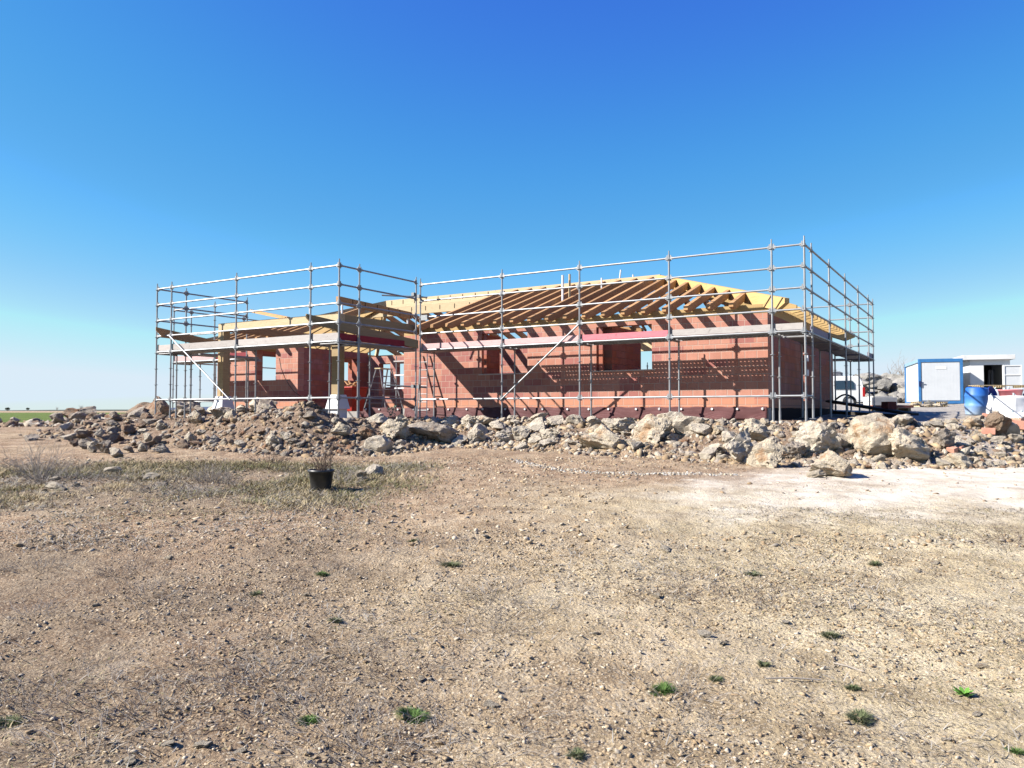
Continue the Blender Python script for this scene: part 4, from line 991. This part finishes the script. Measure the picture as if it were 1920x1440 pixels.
# leafy weed and loose sticks
p = hit(1808, 1310); m = MB(); rr = random.Random(8)
for k in range(70):
    a = rr.uniform(0, 6.28); q = rr.uniform(0, .11); c = Vector((0, 0, .004)); d = Vector((math.cos(a), math.sin(a), rr.uniform(.1, .8))).normalized(); s = d.cross(Vector((0, 0, 1))).normalized()
    l = rr.uniform(.015, .065); m.add([c, c + d*l*.7 + s*l*.2, c + d*l, c + d*l*.7 - s*l*.2], [(0, 1, 2, 3)])
o = m.build('weed', basic('bright_leaf', (.13, .30, .04), (.09, .22, .03), 9, .7)); o.location = p; tag(o, 'bright green leafy weed at the lower right', 'weed')
for (x0, y0, x1, y1, lab) in [(1435, 1276, 1540, 1287, 'long grey stick lying flat at the right'), (1563, 1249, 1620, 1265, 'short pale stick above the long grey one')]:
    a = hit(x0, y0); b = hit(x1, y1); m = MB(); c = a.lerp(b, .5) + Vector((0, .01, .012))
    m.path([a + Vector((0, 0, .008)), c, b + Vector((0, 0, .008))], .0045, 6); o = m.build('stick', TWIG2); tag(o, lab, 'stick')

# ------------------------------------------------------------------ the yard at the right
WHITE = basic('white_paint', (.80, .80, .79), (.72, .72, .71), 2, .45, spec=.5); BLUE = basic('blue_paint', (.045, .19, .44), (.035, .14, .34), 3, .5)
GREYP = basic('grey_panel', (.62, .64, .66), (.57, .59, .61), 2, .5); DARK = basic('dark_interior', (.02, .02, .022), (.012, .012, .014), 2, .9)
def glassm(name, c=(.02, .03, .04)):
    m, t, b = new_mat(name, .06, 0, .8); b.inputs['Base Color'].default_value = (*c, 1); return m
GLASS = glassm('dark_glass')
# site cabin with a blue frame
A0 = at(1723, 757, 45.2); Bf = at(1806, 757, 44.9); fd = Vector((Bf.x-A0.x, Bf.y-A0.y, 0)); wF = fd.length; rz = R(-19); wF = 2.28
A0.z = at(1723, 757, 45.2).z; e = empty('site_cabin', A0, rz); tag(e, 'white site cabin with a bright blue steel frame', 'cabin')
hF = 2.58; LC = 5.4; sk = .30
m = MB(); m.box((.08, .08, .10), (wF-.08, LC, hF-.08)); m.build('wall', WHITE, e)
for x, y in ((0, 0), (wF-.14, 0), (0, LC-.12), (wF-.14, LC-.12)): m = MB(); m.box((x, y, 0), (x+.14, y+.14, hF)); m.build('corner_post', BLUE, e, bevel=.01)
for z, h in ((.0, .16), (hF-.19, .19)):
    m = MB(); m.box((.143, -.0, z), (wF-.143, .10, z+h-.003)); m.build('frame_rail', BLUE, e)
    m = MB(); m.box((.0, .143, z), (.10, LC-.123, z+h-.003)); m.build('frame_rail', BLUE if z < .1 else basic('faded_blue_paint', (.26, .40, .50), (.2, .33, .45), 3, .6), e)
m = MB(); m.box((.17, .03, .19), (wF-.17, .078, hF-.22)); o = m.build('front_panel', GREYP, e)
n_ = MB()
for k in range(1, 12): x = .17 + (wF-.34)*k/12; n_.box((x-.006, .0275, .2), (x+.006, .0295, hF-.23))
n_.build('panel_rib', GREYP, o)
n_ = MB(); n_.box((.9, .015, 1.98), (1.45, .029, 2.12)); n_.build('lamp', WHITE, o)
m = MB(); m.box((.075, 1.0, .2), (.095, 1.9, hF-.25)); m.build('door', WHITE, e)
m = MB(); m.box((.060, 1.9, .22), (.078, 1.94, 2.1)); m.build('door_gap', basic('grey_seal', (.2, .19, .18), (.15, .14, .14), 3, .8), e)
m = MB(); m.box((.02, -.05, 1.0), (.13, -.002, 1.30)); m.box((.10, -.07, 1.20), (.26, -.04, 1.24)); m.build('handle', basic('dark_blue_metal', (.02, .04, .14), (.01, .02, .08), 3, .4), e)
# white container with an open door
P0 = at(1820, 745, 46.0); P0.z = A0.z + .02; e = empty('storage_container', P0, rz+.02); tag(e, 'white storage container with one door standing open', 'container')
wC, hC = 2.05, 2.55; 
m = MB(); cells_ = m
m.box((0, 0, 0), (.70, .06, hC)); m.box((1.66, 0, 0), (wC, .06, hC)); m.box((.703, 0, 2.25), (1.657, .06, hC)); m.box((.703, 0, 0), (1.657, .06, .42))
m.box((0, .063, 0), (.06, 5.8, hC)); m.box((wC-.06, .063, 0), (wC, 5.8, hC)); m.box((.063, 5.74, 0), (wC-.063, 5.8, hC)); m.box((.063, .063, 0), (wC-.063, 5.737, .05))
m.build('wall', WHITE, e)
m = MB(); m.box((.063, 3.5, .053), (wC-.063, 3.54, hC)); m.build('interior_shade', DARK, e)  # near-black sheet added to paint the shade inside the container
m = MB(); m.box((-.42, -.22, hC+.003), (wC+.22, 5.9, hC+.27)); m.build('roof', basic('white_roof', (.74, .74, .73), (.6, .6, .59), 3, .6), e, bevel=.01)
m = MB(); m.box((1.72, -.95, .36), (1.77, -.02, 2.30)); 
o = MB(); dr = empty; dd = MB(); dd.box((1.70, -.05, .36), (2.62, -.0, 2.22)); do = dd.build('door', GREYP, e)
n_ = MB()
for z in (.40, .66, 1.62, 2.16): n_.box((1.72, -.085, z), (2.60, -.053, z+.05))
for x in (1.70, 2.57): n_.box((x, -.09, .36), (x+.05, -.053, 2.22))
n_.build('door_rail', WHITE, do)
m = MB(); m.beam((1.10, .9, .06), (1.22, .95, 2.0), .14, .03); m.beam((1.36, 1.0, .06), (1.40, 1.05, 2.0), .12, .03); m.build('stored_board', basic('dull_board', (.18, .18, .2), (.13, .13, .15), 3, .8), e)
# van
vp = at(1616, 764.5, 44.0); e = empty('van', vp, R(-14)); tag(e, 'white panel van parked in the yard beyond the scaffold', 'van')
LV, WV, HV = 4.15, 1.7, 1.76
prof = [(0, .30), (0, .62), (.03, 1.0), (.10, 1.45), (.22, HV-.05), (.42, HV), (2.6, HV), (3.0, HV-.12), (3.45, 1.12), (4.02, .98), (4.14, .75), (4.15, .32)]
vb_ = MB(); n = len(prof); rows = []
for k, (y, ins) in enumerate(((-WV/2, .10), (-WV/2+.06, .0), (WV/2-.06, .0), (WV/2, .10))):
    rows += [(-x, y + (0 if z < .95 else (.09*(z-.95)/.8)*(1 if y < 0 else -1)), z - (ins*.3 if z > 1.5 else 0)) for x, z in prof]
f = []
for k in range(3):
    for i in range(n): f.append((k*n+i, k*n+(i+1) % n, (k+1)*n+(i+1) % n, (k+1)*n+i))
f += [tuple(range(n)), tuple(range(3*n, 4*n))[::-1]]
vb_.add(rows, f); vb_.build('body', WHITE, e, bevel=.03)
for x in (.78, 3.35):
    for s in (-1, 1):
        m = MB(); m.tube((-x, s*(WV/2-.20), .30), (-x, s*(WV/2+.012), .30), .305, 20); w_ = m.build('wheel', basic('tyre_rubber', (.02, .02, .02), (.03, .03, .03), 4, .8), e)
        m = MB(); m.tube((-x, s*(WV/2+.014), .30), (-x, s*(WV/2+.03), .30), .20, 16); m.build('hubcap', basic('silver_plastic', (.6, .6, .62), (.5, .5, .52), 4, .4), w_)
    m = MB(); m.lathe([(.31, -.004), (.36, -.004), (.36, .004), (.31, .004)], (0, 0, 0), 20); o = m.build('wheel_arch', DARK, e); o.location = (-x, -WV/2-.004, .33); o.rotation_euler = (R(90), 0, 0)
m = MB(); yy = -WV/2 + .012
m.add([(-.50, yy, 1.02), (-1.55, yy, 1.02), (-1.55, yy+.056, 1.50), (-.62, yy+.056, 1.50), (-.50, yy+.03, 1.35)], [(0, 1, 2, 3, 4)])
m.add([(-1.68, yy, 1.02), (-2.95, yy, 1.02), (-2.62, yy+.056, 1.50), (-1.68, yy+.056, 1.50)], [(0, 1, 2, 3)])
for v_ in range(len(m.v)): m.v[v_] = (m.v[v_][0], m.v[v_][1]-.022, m.v[v_][2])
m.build('side_window', GLASS, e)
m = MB(); m.add([(.006, -.58, 1.0), (.006, .58, 1.0), (-.105, .52, 1.55), (-.105, -.52, 1.55)], [(0, 1, 2, 3)]); o = m.build('rear_window', GLASS, e); md = o.modifiers.new('t', 'SOLIDIFY'); md.thickness = .03
for s in (-1, 1): m = MB(); m.box((-.10, s*.84-.035, .62), (.025, s*.84+.035, 1.12)); m.build('tail_light', basic('red_lens', (.45, .01, .012), (.35, .01, .01), 3, .2), e)
m = MB(); m.box((-.05, -.80, .28), (.07, .80, .56)); m.build('bumper', basic('grey_plastic', (.10, .10, .11), (.07, .07, .08), 3, .6), e, bevel=.02)
m = MB(); m.box((.012, -.26, .66), (.03, .26, .79)); m.build('number_plate', WHITE, e)
m = MB(); m.tube((-.4, 0, HV-.01), (-.4, 0, HV+.09), .05, 8, .03); m.build('roof_aerial', DARK, e)
# second white van glimpsed through the window openings, behind the house
# pale concrete block, brick pile, pallets
def simple(name, p, rz, boxes, mat, label, cat, bev=.01, group=None):
    m = MB()
    for a, b in boxes: m.box(a, b)
    o = m.build(name, mat, bevel=bev); o.location = p; o.rotation_euler = (0, 0, rz); return tag(o, label, cat, group)
p = at(1652, 757, 41); simple('concrete_block', (p.x, p.y, gz(p.x, p.y)), .1, [((-.75, -.4, 0), (.65, .4, .42)), ((-.55, -.35, .42), (.45, .35, .47))], basic('pale_concrete', (.62, .59, .55), (.52, .49, .45), 3, .9, bmp=.3), 'pale concrete block standing right of the white van', 'block')
# dark planks leaning down from the scaffold to the yard
a, b = at(1558, 752, 25.5), at(1716, 777, 21.5); e = empty('plank_ramp', a); tag(e, 'dark plank ramp sloping down from the scaffold to the right', 'ramp')
pd_ = (b-a); sd = Vector((.25, .9, 0))
for k in range(2):
    m = MB(); m.beam(sd*k*.7, pd_ + sd*k*.7, .22, .06); m.build('plank', basic('dark_brown_wood', (.045, .036, .032), (.03, .025, .022), 4, .8), e)  # even near-black brown wood
m = MB(); m.beam(Vector((0, 0, -.36)), pd_*.93 + Vector((0, 0, -.10)), .1, .1); m.build('bearer', basic('dark_bearer', (.06, .05, .04), (.04, .035, .03), 4, .8), e)
m = MB(); q = pd_*.75; m.box((q.x-.05, q.y+.1, q.z-.02), (q.x+.2, q.y+.5, q.z+.26)); m.build('support', basic('dark_red_brick', (.17, .04, .03), (.11, .03, .025), 4, .9), e)
m = MB(); pts = []
for k in range(13): t = k/12; pts.append(at(1566+38*t, 750 - 10*math.sin(math.pi*t), 25.2))
o = m.path(pts, .03, 6).build('hose', basic('black_hose', (.02, .02, .02), (.03, .03, .03), 4, .5)); tag(o, 'thick black hose arched in front of the van wheel', 'hose')
p = at(1672, 762, 30); e = tag(empty('brick_pallet', (p.x, p.y, gz(p.x, p.y)-.02), .1), 'low pallet topped with reddish brick slabs in the yard', 'pallet')
for k in range(3): m = MB(); m.box((-.6+k*.5, -.4, 0), (-.48+k*.5, .4, .12)); m.build('bearer', M['wood_brown'], e)
m = MB(); m.box((-.65, -.42, .123), (.62, .42, .22)); m.build('brick_slab', basic('red_slab', (.42, .15, .09), (.36, .12, .08), 4, .9), e)
def pallet(x, y, d, w, n, label, rz=0, boards=True):
    p = at(x, y, d); e = empty('pallet', (p.x, p.y, p.z), rz); tag(e, label, 'pallet', None)
    for k in range(n):
        z = k*.15
        for s in (-1, 0, 1): m = MB(); m.box((s*w*.42-.05, -.4, z), (s*w*.42+.05, .4, z+.09)); m.build('bearer', M['wood_cream'], e)
        m = MB()
        for j in range(5): m.box((-w/2, -.4+j*.17, z+.093), (w/2, -.28+j*.17, z+.115))
        m.build('deck_boards', M['wood_cream'], e)
    return e
pallet(1742, 763, 38, 1.5, 2, 'pallet of pale wood lying in front of the blue framed cabin', .05)
pallet(1872, 727, 36, 2.3, 1, 'yellowish pallet raised in front of the white container', .0)
for i in range(9):
    p = at(1712+random.uniform(0, 60), 757+random.uniform(-4, 4), 37+random.uniform(-.6, .6)); s = random.uniform(.2, .42)
    rock(STONE['rust' if i % 2 else 'far'][i % 6], (p.x, p.y, p.z-.05), (s*1.4, s, s*.5), (0, 0, i), 'flat stone piled by the pallet before the blue framed cabin', 'flat stones by the cabin pallet', 'stone', 'stone', .1)
# blue drum, big bags, red tub
bp = at(1829, 779, 23.5); e = tag(empty('drum', bp), 'blue plastic drum with faded lower half, tilted beside white bags', 'drum')
def drummat():
    m, t, b = new_mat('faded_blue_drum', .5); tc = t.add('TexCoord').outputs['Object']; sp = t.add('SeparateXYZ'); t.link(tc, sp.inputs[0])
    f = t.math('ADD', sp.outputs[2], t.math('MULTIPLY', t.noise(tc, 5, 5), .35))
    t.link(t.ramp(f, [(.18, (.30, .38, .48)), (.55, (.05, .16, .40)), (.9, (.015, .085, .31))]), b.inputs['Base Color']); return m
m = MB(); m.lathe([(0, 0), (.24, 0), (.27, .03), (.30, .25), (.315, .28), (.30, .31), (.315, .55), (.33, .58), (.315, .61), (.30, .80), (.26, .84), (.26, .80), (0, .78)], (0, 0, 0), 28); m.build('body', drummat(), e, smooth=True); e.rotation_euler = (0, R(4), 0)
ep = at(1850, 740, 23.9); o = tag(empty('bucket', ep - Vector((0, 0, .0))), 'dark blue bucket lying on its side against the blue drum', 'bucket'); o.rotation_euler = (R(70), 0, R(30))
m = MB(); m.lathe([(0, 0), (.14, 0), (.19, .30), (.20, .30), (.20, .32), (.18, .32), (.13, .02), (0, .02)], (0, 0, -.12), 24); m.build('body', basic('navy_plastic', (.03, .05, .30), (.02, .035, .2), 3, .5), o, smooth=True)
BAG = basic('white_woven_bag', (.80, .80, .80), (.72, .72, .73), 3, .8, bmp=.4, bscale=14)
def bag(x, y, d, w, h, lab, seed, rz=0):
    p = at(x, y, d); e = tag(empty('bulk_bag', p, rz), lab, 'bag'); rr = random.Random(seed); bm = bmesh.new(); bmesh.ops.create_cube(bm, size=1)
    bmesh.ops.subdivide_edges(bm, edges=bm.edges, cuts=9, use_grid_fill=True)
    for v in bm.verts:
        c = v.co.copy(); z = c.z + .5; bul = 1 + .16*math.sin(math.pi*min(1, z*1.05)) ; q = Vector((c.x, c.y)); rr_ = max(abs(q.x), abs(q.y)); l = q.length
        if l > 1e-6: q = q*(.55 + .45*rr_/l)
        nz = mn.fractal(c*2.6 + Vector((seed*7, 0, 0)), 1, 2, 4)*.05
        v.co = Vector((q.x*w*bul*(1+nz), q.y*w*bul*(1+nz), z*h + nz*h*.9 - (.10*h*(1-2*rr_) if z > .95 else 0)))
    me = bpy.data.meshes.new('bag'); bm.to_mesh(me); bm.free(); me.materials.append(BAG); me.polygons.foreach_set('use_smooth', [True]*len(me.polygons))
    o = bpy.data.objects.new('sack', me); COL.objects.link(o); o.parent = e
    for sx in (-1, 1):
        for sy in (-1, 1):
            m = MB(); m.path([Vector((sx*w*.44, sy*w*.44, h*.92)), Vector((sx*w*.40, sy*w*.40, h*1.10)), Vector((sx*w*.30, sy*w*.44, h*.95))], .015, 5); m.build('strap', basic('bag_strap', (.62, .72, .74), (.5, .62, .64), 4, .8) , e)
    return e
bag(1864, 790, 24.6, .72, .98, 'tall white bulk bag right behind the blue drum', 1, .1)
bag(1902, 797, 21.8, .95, .80, 'large white bulk bag with a red tub on top', 2, .2)
bag(1925, 803, 20.4, .55, .42, 'slumped white sack at the right edge in front of the large bulk bag', 3, .5)
tp = at(1895, 751, 22.2); e = tag(empty('tub', tp), 'faded red plastic tub resting on the large white bag', 'tub')
m = MB(); m.lathe([(0, 0), (.24, 0), (.30, .27), (.315, .27), (.315, .31), (.29, .31), (.23, .02), (0, .02)], (0, 0, 0), 28); m.build('body', basic('faded_red_plastic', (.60, .10, .12), (.66, .34, .34), 2.5, .5), e, smooth=True)
# broken orange bricks in the rubble at the right
for i, (x, y, w) in enumerate([(1848, 778, 12), (1862, 776, 10), (1853, 816, 22), (1912, 795, 26), (1905, 806, 30), (1786, 850, 16), (1800, 845, 14)]):
    p = hit(x, y) if y > 800 else at(x, y+4, 18.6); s = w*p.y/F_PX; m = MB(); m.box((-s/2, -s*.35, 0), (s/2, s*.35, s*.55))
    for k in (-.3, 0, .3): m.box((k*s-.02*s, -s*.352, s*.1), (k*s+.06*s, s*.352, s*.45))
    o = m.build('broken_brick', basic('broken_clay', (.58, .30, .22), (.5, .22, .15), 8, .9, bmp=.4), bevel=.006); o.location = p; o.rotation_euler = (random.uniform(-.3, .3), random.uniform(-.3, .3), random.uniform(0, 3))
    tag(o, 'broken orange clay block in the rubble at the right', 'brick', 'broken clay blocks at the right')

# ------------------------------------------------------------------ far away
FOL = basic('dark_foliage', (.035, .05, .022), (.06, .07, .03), 2, .95)
def far_tree(x, y, d, h, w, lab, bare=False):
    if d > 100: h, w = h*.62, w*.62
    p = at(x, y, d); e = tag(empty('tree', (p.x, p.y, p.z)), lab, 'tree'); rr = random.Random(x)
    m = MB(); m.tube((0, 0, 0), (0, 0, h*.5), h*.045, 6, h*.02); m.build('trunk', TWIG, e)
    m = MB()
    if bare: twigs(m, Vector((0, 0, h*.25)), 26, h*.8, .8, rr, h*.012, 2)
    for k in range(240 if not bare else 0):
        a = rr.uniform(0, 6.28); t = rr.uniform(-1, 1); q = rr.random()**.4; c = Vector((math.cos(a)*w*.5*q*math.sqrt(1-t*t), math.sin(a)*w*.5*q*math.sqrt(1-t*t), h*.62 + t*h*.38*q))
        s = h*.07; n = Vector((rr.gauss(0, 1), rr.gauss(0, 1), rr.gauss(0, 1))).normalized(); u_ = n.orthogonal().normalized()*s; w_ = n.cross(u_).normalized()*s*.7
        m.add([c-u_-w_, c+u_-w_, c+u_+w_, c-u_+w_], [(0, 1, 2, 3)])
    m.build('crown', FOL if not bare else TWIG2, e)
far_tree(14, 771, 300, 2.4, 2.8, 'dark round tree on the horizon at the far left')
far_tree(52, 770, 420, 2.6, 3.0, 'small tree on the horizon, second from the left')
far_tree(107, 770, 380, 2.4, 2.2, 'thin bare tree on the horizon above the field', True)
far_tree(152, 769, 360, 3.2, 3.0, 'bare tree on the horizon above the rock windrow', True)
far_tree(137, 770, 430, 2.4, 2.8, 'grey bare tree left of the taller one on the horizon', True)
far_tree(1690, 742, 62, 2.4, 2.8, 'bare bush beyond the heap, left of the blue framed cabin', True)
# low wooded rise and hill tinted with painted haze on the horizon
n = 90; V = []; 
for i in range(n+1):
    x = -1500 + 1600*i/n; h = 5 + 5*vn(np.array([i*.31]), np.array([0.]), 5)[0]
    V += [(x, 1480, -3), (x, 1500, -1.2 + h*.35), (x, 1560, -3)]
Fc = [(3*i+j, 3*i+3+j, 3*i+4+j, 3*i+1+j) for i in range(n) for j in (0, 1)]
m = MB(); m.add(V, Fc); o = m.build('far_hills', basic('far_scrub', (.075, .085, .065), (.055, .065, .055), .02, 1.0), smooth=True); tag(o, 'low dark scrub along the horizon', None, kind='structure')
V = []
for i in range(31): t = i/30; x = -1060 + 760*t; h = 22*math.sin(math.pi*t)**.8 + 2*math.sin(9*t); V += [(x, 2100, -6), (x, 2150, h*.55), (x, 2300, -6)]
m = MB(); m.add(V, [(3*i+j, 3*i+3+j, 3*i+4+j, 3*i+1+j) for i in range(30) for j in (0, 1)]); o = m.build('far_hills', basic('far_haze_hill', (.07, .10, .17), (.06, .085, .15), .02, 1.0), smooth=True); tag(o, 'low hill painted haze blue on the horizon behind the left scaffold', None, kind='structure')
print('rocks', len(ROCKS), 'scattered', cnt)
